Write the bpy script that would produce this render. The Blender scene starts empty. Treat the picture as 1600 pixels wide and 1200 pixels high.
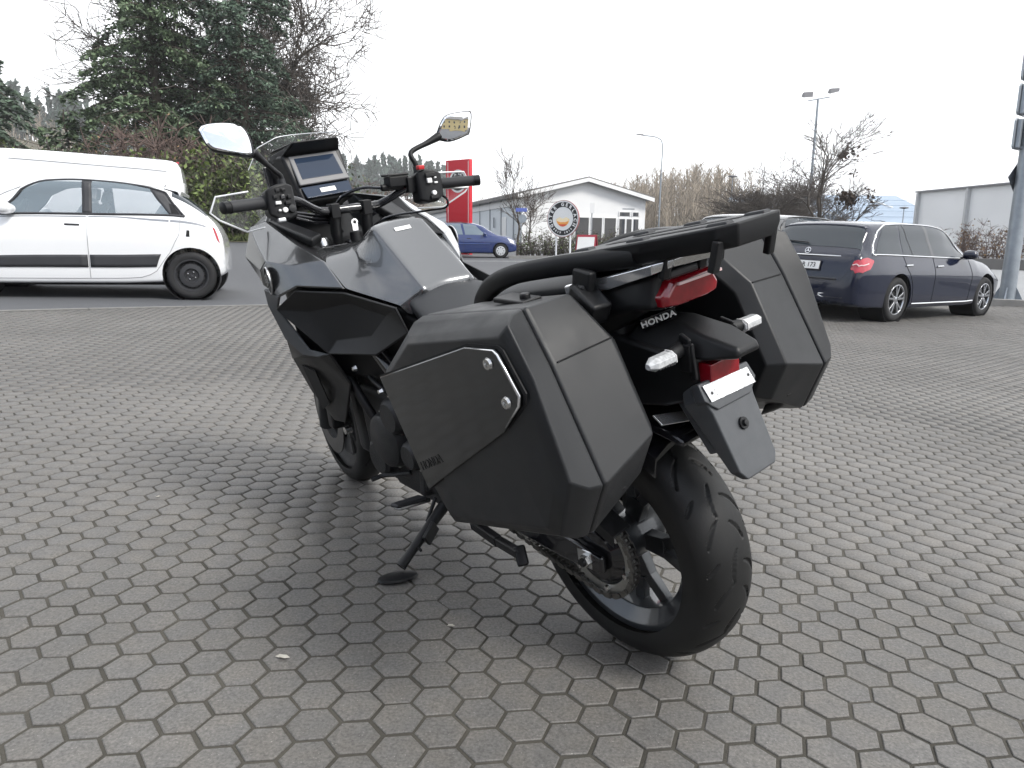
import bpy, bmesh, math, random
import numpy as np
from mathutils import Vector, Matrix
random.seed(7); RNG = np.random.default_rng(7)
sc = bpy.context.scene
COL = sc.collection
PI = math.pi
R_ = math.radians

# ------------------------------------------------------------------ camera
F_PX, PITCH, ROLL = 1125.75, .189409, .0102
CAM = np.array([0, 0, .98075])
def cam_axes(rol):
    cp, sp = math.cos(PITCH), math.sin(PITCH)
    r = np.array([1, 0, 0.]); u = np.array([0, sp, cp]); fw = np.array([0, cp, -sp])
    return math.cos(rol)*r+math.sin(rol)*u, -math.sin(rol)*r+math.cos(rol)*u, fw
_r, _u, _f = cam_axes(ROLL)
cd = bpy.data.cameras.new('camera'); cam = bpy.data.objects.new('camera', cd); COL.objects.link(cam)
cd.sensor_width = 36; cd.lens = 36*F_PX/1600; cd.clip_start = .02; cd.clip_end = 5000
cam.matrix_world = Matrix(((_r[0], _u[0], -_f[0], CAM[0]), (_r[1], _u[1], -_f[1], CAM[1]), (_r[2], _u[2], -_f[2], CAM[2]), (0, 0, 0, 1)))
sc.camera = cam

# ------------------------------------------------------------------ light
SUN_AZ, SUN_EL = R_(126), R_(46)       # azimuth clockwise from +Y (straight ahead)
sun_dir = Vector((math.sin(SUN_AZ)*math.cos(SUN_EL), math.cos(SUN_AZ)*math.cos(SUN_EL), math.sin(SUN_EL)))
world = bpy.data.worlds.new('World'); sc.world = world; world.use_nodes = True
wn = world.node_tree; wn.nodes.clear()
def wnode(t, **k):
    n = wn.nodes.new(t)
    for a, b in k.items(): setattr(n, a, b)
    return n
out = wnode('ShaderNodeOutputWorld'); bg = wnode('ShaderNodeBackground')
sky = wnode('ShaderNodeTexSky'); sky.sky_type = 'NISHITA'; sky.sun_disc = False
sky.sun_elevation = SUN_EL; sky.sun_rotation = SUN_AZ; sky.air_density = 1.0; sky.dust_density = 2.0; sky.ozone_density = 1.5
bg.inputs['Strength'].default_value = .12
tc = wnode('ShaderNodeTexCoord')
mp = wnode('ShaderNodeMapping'); mp.inputs['Scale'].default_value = (1.2, 1.2, 3.2)
nz = wnode('ShaderNodeTexNoise'); nz.inputs['Scale'].default_value = 2.1; nz.inputs['Detail'].default_value = 7; nz.inputs['Roughness'].default_value = .58
dotn = wnode('ShaderNodeVectorMath', operation='DOT_PRODUCT'); dotn.inputs[1].default_value = Vector((.45, .89, .05)).normalized()
nrm = wnode('ShaderNodeVectorMath', operation='NORMALIZE')
wn.links.new(tc.outputs['Generated'], nrm.inputs[0]); wn.links.new(nrm.outputs[0], mp.inputs['Vector']); wn.links.new(mp.outputs[0], nz.inputs['Vector'])
wn.links.new(nrm.outputs[0], dotn.inputs[0])
hz = wnode('ShaderNodeMapRange', interpolation_type='SMOOTHSTEP')       # the bank of bright cloud ahead, broken cloud behind
hz.inputs[1].default_value = -.55; hz.inputs[2].default_value = .35; hz.inputs[3].default_value = 0; hz.inputs[4].default_value = .62
wn.links.new(dotn.outputs['Value'], hz.inputs[0])
ad = wnode('ShaderNodeMath', operation='ADD'); wn.links.new(nz.outputs['Fac'], ad.inputs[0]); wn.links.new(hz.outputs[0], ad.inputs[1])
cr = wnode('ShaderNodeMapRange', interpolation_type='SMOOTHSTEP'); cr.inputs[1].default_value = .46; cr.inputs[2].default_value = .72; cr.inputs[3].default_value = .30; cr.inputs[4].default_value = 1
wn.links.new(ad.outputs[0], cr.inputs[0])
mx = wnode('ShaderNodeMix', data_type='RGBA'); mx.inputs[7].default_value = (8.6, 8.75, 9.0, 1)
wn.links.new(cr.outputs[0], mx.inputs[0]); wn.links.new(sky.outputs[0], mx.inputs[6]); wn.links.new(mx.outputs[2], bg.inputs['Color']); wn.links.new(bg.outputs[0], out.inputs[0])
sl = bpy.data.lights.new('sun', 'SUN'); sl.energy = 2.0; sl.angle = R_(16); sl.color = (1, .965, .91)
so = bpy.data.objects.new('sun', sl); COL.objects.link(so); so.location = (8, 4, 20); so.rotation_euler = (-sun_dir).to_track_quat('-Z', 'Y').to_euler()
vs = sc.view_settings; vs.view_transform = 'Standard'; vs.look = 'None'; vs.gamma = 1; vs.exposure = 0.76; vs.use_curve_mapping = False
sc.render.engine = 'CYCLES'; sc.cycles.use_denoising = True; sc.cycles.max_bounces = 6; sc.cycles.diffuse_bounces = 3; sc.cycles.glossy_bounces = 4; sc.cycles.transparent_max_bounces = 10; sc.cycles.adaptive_threshold = .02
sc.cycles.caustics_reflective = False; sc.cycles.caustics_refractive = False; sc.cycles.sample_clamp_indirect = 6

# ------------------------------------------------------------------ materials
MATS = {}
def mat(name, col, rough=.5, metal=0, var=0, vs=6, bump=0, bs=60, coat=0, spec=.5, trans=0, ior=1.45, emis=0, rvar=0, island=0, sheen=0, detail=4, bdist=.01, alpha=1):
    if name in MATS: return MATS[name]
    m = bpy.data.materials.new(name); m.use_nodes = True; nt = m.node_tree; b = nt.nodes['Principled BSDF']
    col = tuple(col)+(1,) if len(col) == 3 else col
    b.inputs['Base Color'].default_value = col; b.inputs['Roughness'].default_value = rough; b.inputs['Metallic'].default_value = metal
    b.inputs['Specular IOR Level'].default_value = spec; b.inputs['IOR'].default_value = ior
    b.inputs['Transmission Weight'].default_value = trans
    b.inputs['Alpha'].default_value = alpha
    if coat: b.inputs['Coat Weight'].default_value = coat; b.inputs['Coat Roughness'].default_value = .04
    if emis: b.inputs['Emission Color'].default_value = col; b.inputs['Emission Strength'].default_value = emis
    L = nt.links.new
    if var or bump or rvar or island:
        t = nt.nodes.new('ShaderNodeTexCoord')
    if var or rvar or island:
        n = nt.nodes.new('ShaderNodeTexNoise'); n.inputs['Scale'].default_value = vs; n.inputs['Detail'].default_value = detail
        L(t.outputs['Object'], n.inputs['Vector'])
        fac = n.outputs['Fac']
        if island:
            g = nt.nodes.new('ShaderNodeNewGeometry'); a = nt.nodes.new('ShaderNodeMix'); a.data_type = 'FLOAT'; a.inputs[0].default_value = island
            L(fac, a.inputs[2]); L(g.outputs['Random Per Island'], a.inputs[3]); fac = a.outputs[0]
        if var or island:
            r = nt.nodes.new('ShaderNodeMapRange'); r.inputs[1].default_value = .2; r.inputs[2].default_value = .8; r.inputs[3].default_value = 1-var; r.inputs[4].default_value = 1+var
            L(fac, r.inputs[0])
            k = nt.nodes.new('ShaderNodeVectorMath'); k.operation = 'SCALE'; k.inputs[0].default_value = col[:3]; L(r.outputs[0], k.inputs['Scale']); L(k.outputs[0], b.inputs['Base Color'])
        if rvar:
            r2 = nt.nodes.new('ShaderNodeMapRange'); r2.inputs[1].default_value = .25; r2.inputs[2].default_value = .75; r2.inputs[3].default_value = max(0, rough-rvar); r2.inputs[4].default_value = min(1, rough+rvar)
            L(n.outputs['Fac'], r2.inputs[0]); L(r2.outputs[0], b.inputs['Roughness'])
    if bump:
        n2 = nt.nodes.new('ShaderNodeTexNoise'); n2.inputs['Scale'].default_value = bs; n2.inputs['Detail'].default_value = 3
        L(t.outputs['Object'], n2.inputs['Vector'])
        bp = nt.nodes.new('ShaderNodeBump'); bp.inputs['Strength'].default_value = bump; bp.inputs['Distance'].default_value = bdist
        L(n2.outputs['Fac'], bp.inputs['Height']); L(bp.outputs[0], b.inputs['Normal'])
    MATS[name] = m; return m

# ------------------------------------------------------------------ mesh helpers: a shape is (verts, faces)
def V3(a): return tuple(float(c) for c in a)
def join(*s):
    v, f = [], []
    for a, b in s:
        o = len(v); v += [V3(p) for p in a]; f += [tuple(i+o for i in q) for q in b]
    return v, f
def box(c, s):
    x, y, z = c; a, b, d = s[0]/2, s[1]/2, s[2]/2
    v = [(x+i*a, y+j*b, z+k*d) for i in (-1, 1) for j in (-1, 1) for k in (-1, 1)]
    return v, [(0, 1, 3, 2), (4, 6, 7, 5), (0, 4, 5, 1), (2, 3, 7, 6), (0, 2, 6, 4), (1, 5, 7, 3)]
def bar(p0, p1, w, h, up=(0, 0, 1), w1=None, h1=None):
    p0 = Vector(p0); p1 = Vector(p1); d = (p1-p0).normalized(); s = d.cross(Vector(up))
    if s.length < 1e-4: s = d.cross(Vector((1, 0, 0)))
    s.normalize(); u = s.cross(d).normalized()
    w1 = w if w1 is None else w1; h1 = h if h1 is None else h1
    v = []
    for p, a, b in ((p0, w, h), (p1, w1, h1)):
        v += [p-s*a/2-u*b/2, p+s*a/2-u*b/2, p+s*a/2+u*b/2, p-s*a/2+u*b/2]
    return [V3(q) for q in v], [(0, 1, 2, 3), (4, 7, 6, 5), (0, 4, 5, 1), (1, 5, 6, 2), (2, 6, 7, 3), (3, 7, 4, 0)]
def ringloft(rings, caps=True, closed=False):
    n = len(rings[0]); v = [V3(p) for r in rings for p in r]; f = []
    m = len(rings)
    for i in range(m-1 if not closed else m):
        a, b = i*n, ((i+1) % m)*n
        for j in range(n):
            k = (j+1) % n; f.append((a+j, a+k, b+k, b+j))
    if caps and not closed: f.append(tuple(range(n))[::-1]); f.append(tuple(range((m-1)*n, m*n)))
    return v, f
def tube(pts, r, n=10, caps=True, flat=1):
    P = [Vector(p) for p in pts]; rr = r if isinstance(r, (list, tuple)) else [r]*len(P)
    rings = []; prev = None
    for i, p in enumerate(P):
        d = (P[min(i+1, len(P)-1)]-P[max(i-1, 0)])
        if d.length < 1e-9: d = Vector((0, 0, 1))
        d.normalize()
        if prev is None:
            s = d.cross(Vector((0, 0, 1)))
            if s.length < .05: s = d.cross(Vector((0, 1, 0)))
        else: s = prev-d*prev.dot(d)
        s.normalize(); prev = s; u = s.cross(d)
        rings.append([p+(s*math.cos(2*PI*k/n)+u*math.sin(2*PI*k/n)*flat)*rr[i] for k in range(n)])
    return ringloft(rings, caps)
def spline(pts, n=6):
    P = np.array(pts, float); o = []
    Q = np.vstack([2*P[0]-P[1], P, 2*P[-1]-P[-2]])
    for i in range(1, len(Q)-2):
        for k in range(n):
            t = k/n; a, b, c, d = Q[i-1:i+3]
            o.append(.5*((2*b)+(c-a)*t+(2*a-5*b+4*c-d)*t*t+(3*b-a-3*c+d)*t**3))
    o.append(P[-1]); return [tuple(p) for p in o]
def lathe(prof, n=48, c=(0, 0, 0), axis='y', closed=False):
    rings = []
    for r, h in prof:
        ring = []
        for k in range(n):
            a = 2*PI*k/n; p = (r*math.cos(a), r*math.sin(a))
            q = {'y': (p[0], h, p[1]), 'z': (p[0], p[1], h), 'x': (h, p[0], p[1])}[axis]
            ring.append((q[0]+c[0], q[1]+c[1], q[2]+c[2]))
        rings.append(ring)
    return ringloft(rings, not closed, closed)
def prism(poly, d):
    d = Vector(d); a = [Vector(p) for p in poly]; return ringloft([a, [p+d for p in a]])
def tr(s, M):
    return [V3(M @ Vector(p)) for p in s[0]], s[1]
def mirY(s): return [(p[0], -p[1], p[2]) for p in s[0]], [tuple(reversed(q)) for q in s[1]]
def xf(loc=(0, 0, 0), rot=(0, 0, 0), scl=(1, 1, 1)):
    from mathutils import Euler
    return Matrix.Translation(loc) @ Euler(rot).to_matrix().to_4x4() @ Matrix.Diagonal((*scl, 1))

def obj(name, shape, m, parent=None, smooth=35, bevel=0, segs=2, sub=0, solid=0, crease=None, fix=True, soff=-1):
    v, f = shape
    me = bpy.data.meshes.new(name); me.from_pydata([V3(p) for p in v], [], f)
    if fix:
        bm = bmesh.new(); bm.from_mesh(me); bmesh.ops.recalc_face_normals(bm, faces=bm.faces); bm.to_mesh(me); bm.free()
    if m is not None: me.materials.append(m)
    if smooth:
        me.polygons.foreach_set('use_smooth', [True]*len(me.polygons))
        if smooth < 179: me.set_sharp_from_angle(angle=R_(smooth))
    o = bpy.data.objects.new(name, me); COL.objects.link(o)
    if parent is not None: o.parent = parent
    if crease:
        at = me.attributes.new('crease_edge', 'FLOAT', 'EDGE'); key = {tuple(sorted(c[:2])): c[2] for c in crease}
        for e in me.edges:
            w = key.get(tuple(sorted(e.vertices)))
            if w: at.data[e.index].value = w
    if solid:
        k = o.modifiers.new('solid', 'SOLIDIFY'); k.thickness = solid; k.offset = soff
    if bevel:
        k = o.modifiers.new('bevel', 'BEVEL'); k.width = bevel; k.segments = segs; k.limit_method = 'ANGLE'; k.angle_limit = R_(28); k.harden_normals = False
        if smooth: me.polygons.foreach_set('use_smooth', [True]*len(me.polygons)); me.set_sharp_from_angle(angle=R_(180))
        w = o.modifiers.new('wn', 'WEIGHTED_NORMAL'); w.weight = 60; w.keep_sharp = False
    if sub:
        k = o.modifiers.new('sub', 'SUBSURF'); k.levels = sub; k.render_levels = sub
    return o
def thing(name, label, cat, loc=(0, 0, 0), rz=0, group=None, mtx=None):
    o = bpy.data.objects.new(name, None); COL.objects.link(o); o.empty_display_size = .2
    if mtx is not None: o.matrix_world = mtx
    else: o.location = loc; o.rotation_euler = (0, 0, rz)
    return tag(o, label, cat, group)
def tag(o, label=None, cat=None, group=None, kind=None):
    if label: o['label'] = label
    if cat: o['category'] = cat
    if group: o['group'] = group
    if kind: o['kind'] = kind
    return o
def copy_tree(o, parent=None):
    c = o.copy(); COL.objects.link(c)
    if parent is not None: c.parent = parent
    for ch in list(o.children): copy_tree(ch, c)
    return c
def text_shape(s, size, depth=.001, M=Matrix.Identity(4), bold=0, align='CENTER', spacing=1):
    c = bpy.data.curves.new('t', 'FONT'); c.body = s; c.size = size; c.extrude = depth; c.offset = bold; c.align_x = align; c.align_y = 'CENTER'; c.space_character = spacing; c.resolution_u = 3
    o = bpy.data.objects.new('t', c); COL.objects.link(o)
    dg = bpy.context.evaluated_depsgraph_get(); me = o.evaluated_get(dg).to_mesh()
    v = [V3(M @ p.co) for p in me.vertices]; f = [tuple(p.vertices) for p in me.polygons]
    o.evaluated_get(dg).to_mesh_clear(); bpy.data.objects.remove(o); bpy.data.curves.remove(c)
    return v, f
def frame_mtx(o, x, y):     # plane frame: origin, x direction, approx y direction, z = normal
    x = Vector(x).normalized(); z = x.cross(Vector(y)).normalized(); y = z.cross(x)
    return Matrix(((x[0], y[0], z[0], o[0]), (x[1], y[1], z[1], o[1]), (x[2], y[2], z[2], o[2]), (0, 0, 0, 1)))

# ------------------------------------------------------------------ terrain: the paved yard tilts about 2 degrees sideways
_lot = np.stack(cam_axes(.0451443), 1); _grv = np.stack(cam_axes(ROLL), 1)
A3 = _grv @ _lot.T; LN = A3 @ np.array([0, 0, 1.])
def lot2w(p): return CAM + (np.asarray(p, float)-CAM) @ A3.T
def sm(a, b, t):
    t = np.clip((np.asarray(t, float)-a)/(b-a), 0, 1); return t*t*(3-2*t)
def zlot(x, y): return CAM[2]-(CAM[2]+LN[0]*x+LN[1]*y)/LN[2]
def gz(x, y):
    x = np.asarray(x, float); y = np.asarray(y, float)
    return (zlot(np.clip(x, -8, 8), np.minimum(y, 14))*(1-sm(10, 30, y)) + .1*sm(3, 9, y) + .016*np.maximum(0, np.minimum(y, 45)-9)
            + .035*np.maximum(0, np.minimum(y, 40)-9)*(1-sm(-9, -2, x)))
def gzf(x, y): return float(gz(x, y))

def grid_sheet(xs, ys, zf):
    X, Y = np.meshgrid(xs, ys); Z = zf(X, Y); v = np.stack([X, Y, Z], -1).reshape(-1, 3)
    nx, ny = len(xs), len(ys)
    f = [(j*nx+i, j*nx+i+1, (j+1)*nx+i+1, (j+1)*nx+i) for j in range(ny-1) for i in range(nx-1)]
    return v.tolist(), f
def asphalt_mat():
    m = mat('asphalt', (.080, .083, .089), .82, var=.10, vs=.35, bump=.35, bs=90, detail=8)
    return m
xs = np.concatenate([np.linspace(-900, -60, 15), np.linspace(-50, -12, 14), np.linspace(-11, 16, 55), np.linspace(18, 60, 14), np.linspace(80, 900, 14)])
ys = np.concatenate([np.linspace(-400, -20, 8), np.linspace(-14, 2, 9), np.linspace(3, 34, 63), np.linspace(36, 80, 15), np.linspace(100, 1500, 12)])
def zground(X, Y): return gz(X, Y) - .012
tag(obj('ground', grid_sheet(xs, ys, zground), asphalt_mat(), smooth=180), kind='structure')

# ------------------------------------------------------------------ hexagonal concrete pavers
UNIT = .1; TH, TX, TY = .173884, -1.902857, 12.491495
def paver_mat(name):
    m = bpy.data.materials.new(name); m.use_nodes = True; nt = m.node_tree; b = nt.nodes['Principled BSDF']; L = nt.links.new
    b.inputs['Roughness'].default_value = .62; b.inputs['Specular IOR Level'].default_value = .5
    g = nt.nodes.new('ShaderNodeNewGeometry')
    big = nt.nodes.new('ShaderNodeTexNoise'); big.inputs['Scale'].default_value = .9; big.inputs['Detail'].default_value = 5
    fine = nt.nodes.new('ShaderNodeTexNoise'); fine.inputs['Scale'].default_value = 150; fine.inputs['Detail'].default_value = 4; fine.inputs['Roughness'].default_value = .7
    speck = nt.nodes.new('ShaderNodeTexVoronoi'); speck.inputs['Scale'].default_value = 150
    mid = nt.nodes.new('ShaderNodeTexNoise'); mid.inputs['Scale'].default_value = 14; mid.inputs['Detail'].default_value = 4
    for n in (big, fine, speck, mid): L(g.outputs['Position'], n.inputs['Vector'])
    def mr(src, a, b2, c, d):
        n = nt.nodes.new('ShaderNodeMapRange'); n.inputs[1].default_value = a; n.inputs[2].default_value = b2; n.inputs[3].default_value = c; n.inputs[4].default_value = d; L(src, n.inputs[0]); return n.outputs[0]
    def mul(a, b2):
        n = nt.nodes.new('ShaderNodeMath'); n.operation = 'MULTIPLY'; L(a, n.inputs[0]); L(b2, n.inputs[1]); return n.outputs[0]
    rnd = mr(g.outputs['Random Per Island'], 0, 1, .955, 1.045)
    if name == 'paver_single':
        oi = nt.nodes.new('ShaderNodeObjectInfo'); rnd = mr(oi.outputs['Random'], 0, 1, .955, 1.045)
    v = mul(mul(rnd, mr(big.outputs['Fac'], .3, .7, .80, 1.16)), mul(mr(fine.outputs['Fac'], .32, .68, .62, 1.40), mr(mid.outputs['Fac'], .3, .7, .88, 1.1)))
    sp = mr(speck.outputs['Distance'], .05, .25, 2.3, 1.0)
    col = nt.nodes.new('ShaderNodeSeparateColor'); L(speck.outputs['Color'], col.inputs[0])
    gate = mr(col.outputs[0], .84, .88, 0, 1)
    mixs = nt.nodes.new('ShaderNodeMix'); mixs.data_type = 'FLOAT'; mixs.inputs[2].default_value = 1; L(gate, mixs.inputs[0]); L(sp, mixs.inputs[3])
    v = mul(v, mixs.outputs[0])
    tint = nt.nodes.new('ShaderNodeMix'); tint.data_type = 'RGBA'; tint.inputs[6].default_value = (.124, .120, .114, 1); tint.inputs[7].default_value = (.114, .107, .097, 1); L(mr(mid.outputs['Fac'], .35, .65, 0, 1), tint.inputs[0])
    k = nt.nodes.new('ShaderNodeVectorMath'); k.operation = 'SCALE'; L(tint.outputs[2], k.inputs[0]); L(v, k.inputs['Scale']); L(k.outputs[0], b.inputs['Base Color'])
    bp = nt.nodes.new('ShaderNodeBump'); bp.inputs['Strength'].default_value = .5; bp.inputs['Distance'].default_value = .0012; L(fine.outputs['Fac'], bp.inputs['Height']); L(bp.outputs[0], b.inputs['Normal'])
    return m
PM1, PM2 = paver_mat('paver_single'), paver_mat('paver_field')
sand = mat('joint_sand', (.056, .052, .043), .95, var=.5, vs=5, bump=.4, bs=200, detail=9)
# field limits: the paver/asphalt border runs from (-5.28,7.42) to (-2.69,9.44) and on behind the parked cars
ED = np.array([2.59, 2.02]); ED /= np.linalg.norm(ED); EN = np.array([-ED[1], ED[0]]); E0 = np.array([-5.28, 7.42])
def inside(x, y): return ((x-E0[0])*EN[0]+(y-E0[1])*EN[1] < -.03) & (y < 13.9+.0*x) & (x < 9.9)
c_, s_ = math.cos(TH), math.sin(TH)
uu, vv = np.meshgrid(np.arange(-130, 140), np.arange(-40, 190))
vv = vv + .5*(np.abs(uu) % 2)
Xl = (c_*uu*math.sqrt(3)/2 - s_*vv + TX)*UNIT; Yl = (s_*uu*math.sqrt(3)/2 + c_*vv + TY)*UNIT
Xl, Yl = Xl.ravel(), Yl.ravel()
Wc = lot2w(np.stack([Xl, Yl, 0*Xl], -1))
keep = inside(Wc[:, 0], Wc[:, 1]) & (Wc[:, 1] > .55) & (np.abs(Wc[:, 0]) < .80*Wc[:, 1]+.8)
Xl, Yl = Xl[keep], Yl[keep]
dist = np.hypot(Xl, Yl); order = np.argsort(dist); Xl, Yl, dist = Xl[order], Yl[order], dist[order]
# those that lie under the frame edge come after the visible ones
S6 = UNIT/math.sqrt(3)
def hex_ring(r, z, n=6):
    a = np.arange(n)*2*PI/n + TH
    return np.stack([r*np.cos(a), r*np.sin(a), np.full(n, z)], -1)
def wpts(P):       # lot frame -> world with the gentle rise further out
    Q = np.array(P, float); h = Q[..., 2].copy(); Q[..., 2] = 0; W = lot2w(Q); W[..., 2] = gz(W[..., 0], W[..., 1])+h; return W
def screen(Wp):
    q = Wp-CAM; d = q @ _f; return 512+F_PX*.64*(q @ _r)/d, 384-F_PX*.64*(q @ _u)/d
sx, sy = screen(wpts(np.stack([Xl, Yl, 0*Xl], -1)))
vis = (sx > -25) & (sx < 1049) & (sy < 800)
near_idx = np.where(vis)[0][:300]; rest_idx = np.setdiff1d(np.arange(len(Xl)), near_idx)
jit = RNG.normal(0, 1, (len(Xl), 4))
r_top, r_ch, r_out = S6-.0070, S6-.0050, S6-.0048
def paver_rings(far=False):
    if far: return [hex_ring(S6-.0030, 0), hex_ring(S6-.0044, -.010)]
    return [hex_ring(r_top, 0), hex_ring(r_ch, -.0016), hex_ring(r_out, -.012)]
def paver_faces(nr): 
    f = [tuple(range(6))]
    for i in range(nr-1):
        for j in range(6): f.append((i*6+j, (i+1)*6+j, (i+1)*6+(j+1) % 6, i*6+(j+1) % 6))
    return f
lot = obj('paved_yard', ([], []), None, smooth=0, fix=False)
# sand bed
def lotz(X, Y): return gz(X, Y)-.0030
bx = np.linspace(-14, 14, 80); by = np.linspace(.3, 15, 60)
sv, sf = grid_sheet(bx, by, lotz)
sva = np.array(sv); cen = np.array([sva[list(q)].mean(0) for q in sf])
def clip_bed():
    # snap bed vertices that pass the border back onto it
    v = sva.copy(); d = (v[:, 0]-E0[0])*EN[0]+(v[:, 1]-E0[1])*EN[1]
    m = d > -.01; v[m, 0] -= (d[m]+.01)*EN[0]; v[m, 1] -= (d[m]+.01)*EN[1]
    v[:, 1] = np.minimum(v[:, 1], 13.95); v[:, 0] = np.minimum(v[:, 0], 9.95)
    v[:, 2] = gz(v[:, 0], v[:, 1])-.0030
    return v.tolist()
lot.data.from_pydata(clip_bed(), [], sf); lot.data.materials.append(sand); lot.data.polygons.foreach_set('use_smooth', [True]*len(lot.data.polygons)); tag(lot, kind='structure')
pm = bpy.data.meshes.new('paver'); rr = np.concatenate(paver_rings()); pm.from_pydata((rr @ A3.T).tolist(), [], paver_faces(3)); pm.materials.append(PM1)
for i in near_idx:
    o = bpy.data.objects.new('paver', pm); COL.objects.link(o); o.parent = lot
    w = wpts(np.array([[Xl[i], Yl[i], 0]]))[0]
    o.location = (w[0]+jit[i, 0]*.0006, w[1]+jit[i, 1]*.0006, w[2]+jit[i, 2]*.0006)
    o.rotation_euler = (jit[i, 2]*.004, jit[i, 3]*.004, jit[i, 0]*.012)
def field(idx, far):
    rg = np.concatenate(paver_rings(far)); nr = len(rg)//6
    a = jit[idx, 0]*.012; ca, sa = np.cos(a)[:, None], np.sin(a)[:, None]
    P = np.zeros((len(idx), len(rg), 3)); P[..., 0] = rg[:, 0]*ca-rg[:, 1]*sa; P[..., 1] = rg[:, 0]*sa+rg[:, 1]*ca
    P[..., 2] = rg[:, 2]+jit[idx, 2][:, None]*.0006+P[..., 0]*jit[idx, 3][:, None]*.004+P[..., 1]*jit[idx, 1][:, None]*.004
    P[..., 0] += Xl[idx][:, None]+jit[idx, 0][:, None]*.0006; P[..., 1] += Yl[idx][:, None]
    Wp = wpts(P).reshape(-1, 3)
    fs = paver_faces(nr); nv = len(rg)
    loops = np.concatenate([np.array(q) for q in fs]); tot = np.array([len(q) for q in fs])
    L_all = (loops[None, :]+(np.arange(len(idx))*nv)[:, None]).ravel(); T_all = np.tile(tot, len(idx)); S_all = np.concatenate([[0], np.cumsum(T_all)[:-1]])
    me = bpy.data.meshes.new('pavers_beyond'); me.vertices.add(len(Wp)); me.vertices.foreach_set('co', Wp.ravel())
    me.loops.add(len(L_all)); me.loops.foreach_set('vertex_index', L_all.astype(np.int32)); me.polygons.add(len(T_all)); me.polygons.foreach_set('loop_start', S_all.astype(np.int32))
    me.update(calc_edges=True); me.validate(); me.materials.append(PM2)
    o = bpy.data.objects.new('pavers_beyond', me); COL.objects.link(o); o.parent = lot; tag(o, 'further hexagonal grey pavers of the yard', kind='stuff')
nr_m = dist[rest_idx] < 5
field(rest_idx[nr_m], False); field(rest_idx[~nr_m], True)
# flush concrete edging where yard and asphalt meet
eg = []
for i in range(22):
    a = E0+ED*(-3.2+i*1.0)+EN*.04; b = a+ED*.994
    if b[1] > 13.9: break
    za, zb = gzf(*a)+.004, gzf(*b)+.004
    o = obj('edging_stone', bar((a[0], a[1], za-.03), (b[0], b[1], zb-.03), .08, .07), mat('edging', (.17, .167, .16), .9, var=.15, vs=8, bump=.3), lot, bevel=.006)
# litter: small leaves and paper scraps on the pavers

# ================================================================== motorcycle (local frame: x forward, y left, z up, origin under the rear axle)
_BR = lot2w((.36506984, 1.7067532, .00283443)); _BX = A3 @ np.array([-.63175467, .77516839, 0]); _BY = A3 @ np.array([-.7545394, -.61494225, -.22916442]); _BZ = A3 @ np.array([-.17764101, -.14477569, .97338773])
BM = Matrix(((_BX[0], _BY[0], _BZ[0], _BR[0]), (_BX[1], _BY[1], _BZ[1], _BR[1]), (_BX[2], _BY[2], _BZ[2], _BR[2]), (0, 0, 0, 1)))
bike = thing('motorcycle', 'grey touring motorcycle with black side cases leaning on its side stand', 'motorcycle', mtx=BM)
mPL = mat('case_plastic', (.0165, .0175, .019), .43, spec=.42, var=.18, vs=16, bump=.22, bs=900, rvar=.11, bdist=.0012, detail=7)
mPH = mat('holder_plastic', (.068, .072, .077), .34, var=.12, vs=40, bump=.1, bs=900, bdist=.001)
mBK = mat('black_plastic', (.0065, .0068, .0078), .46, spec=.4, var=.1, vs=8, bump=.12, bs=700, rvar=.08, bdist=.001)
mGB = mat('gloss_black', (.008, .008, .010), .16, coat=.6, rvar=.04, vs=4)
mSV = mat('metallic_grey_paint', (.124, .128, .133), .26, metal=.82, coat=1.0, var=.12, vs=900, detail=2)
mSD = mat('dark_grey_paint', (.060, .065, .071), .34, metal=.5, coat=.7, var=.08, vs=700)
mST = mat('seat_vinyl', (.013, .0145, .0175), .55, var=.1, vs=7, bump=.25, bs=420, bdist=.001)
mRB = mat('tyre_rubber', (.012, .0122, .0122), .55, spec=.42, var=.35, vs=9, bump=.12, bs=320, rvar=.1, bdist=.002)
mAL = mat('brushed_aluminium', (.55, .56, .57), .28, metal=1, var=.05, vs=30)
mPN = mat('case_plate_steel', (.105, .11, .115), .10, metal=1, var=.04, vs=3, rvar=.03)
mST2 = mat('steel_bolt', (.55, .55, .54), .25, metal=1, rvar=.08, vs=40)
mEN = mat('engine_casting', (.035, .036, .038), .48, metal=.6, var=.2, vs=20, bump=.2, bs=300)
mRD = mat('red_lens', (.23, .004, .011), .10, spec=.6, coat=1, var=.25, vs=60)
mCL = mat('clear_lens', (.50, .51, .515), .06, coat=1, var=.35, vs=160, spec=.9)
mGL = mat('acrylic_clear', (.80, .83, .85), .03, spec=.8, alpha=.05)
mWE = mat('acrylic_edge', (.78, .80, .82), .2, spec=.6)
mMI = mat('mirror_glass', (.93, .94, .95), .01, metal=1)
mSC = mat('display_glass', (.022, .035, .062), .06, spec=.5)
mWH = mat('white_print', (.78, .78, .77), .5)
mGR = mat('grip_rubber', (.026, .027, .03), .6, bump=.2, bs=300, bdist=.001)
mCH = mat('chain_steel', (.17, .165, .155), .38, metal=.9, var=.3, vs=80)
mRDS = mat('red_switch', (.5, .02, .025), .4)
P = bike
def both(name, shape, m, **k):
    a = obj(name, shape, m, P, **k); b = obj(name, mirY(shape), m, P, **k); return a, b

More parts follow.
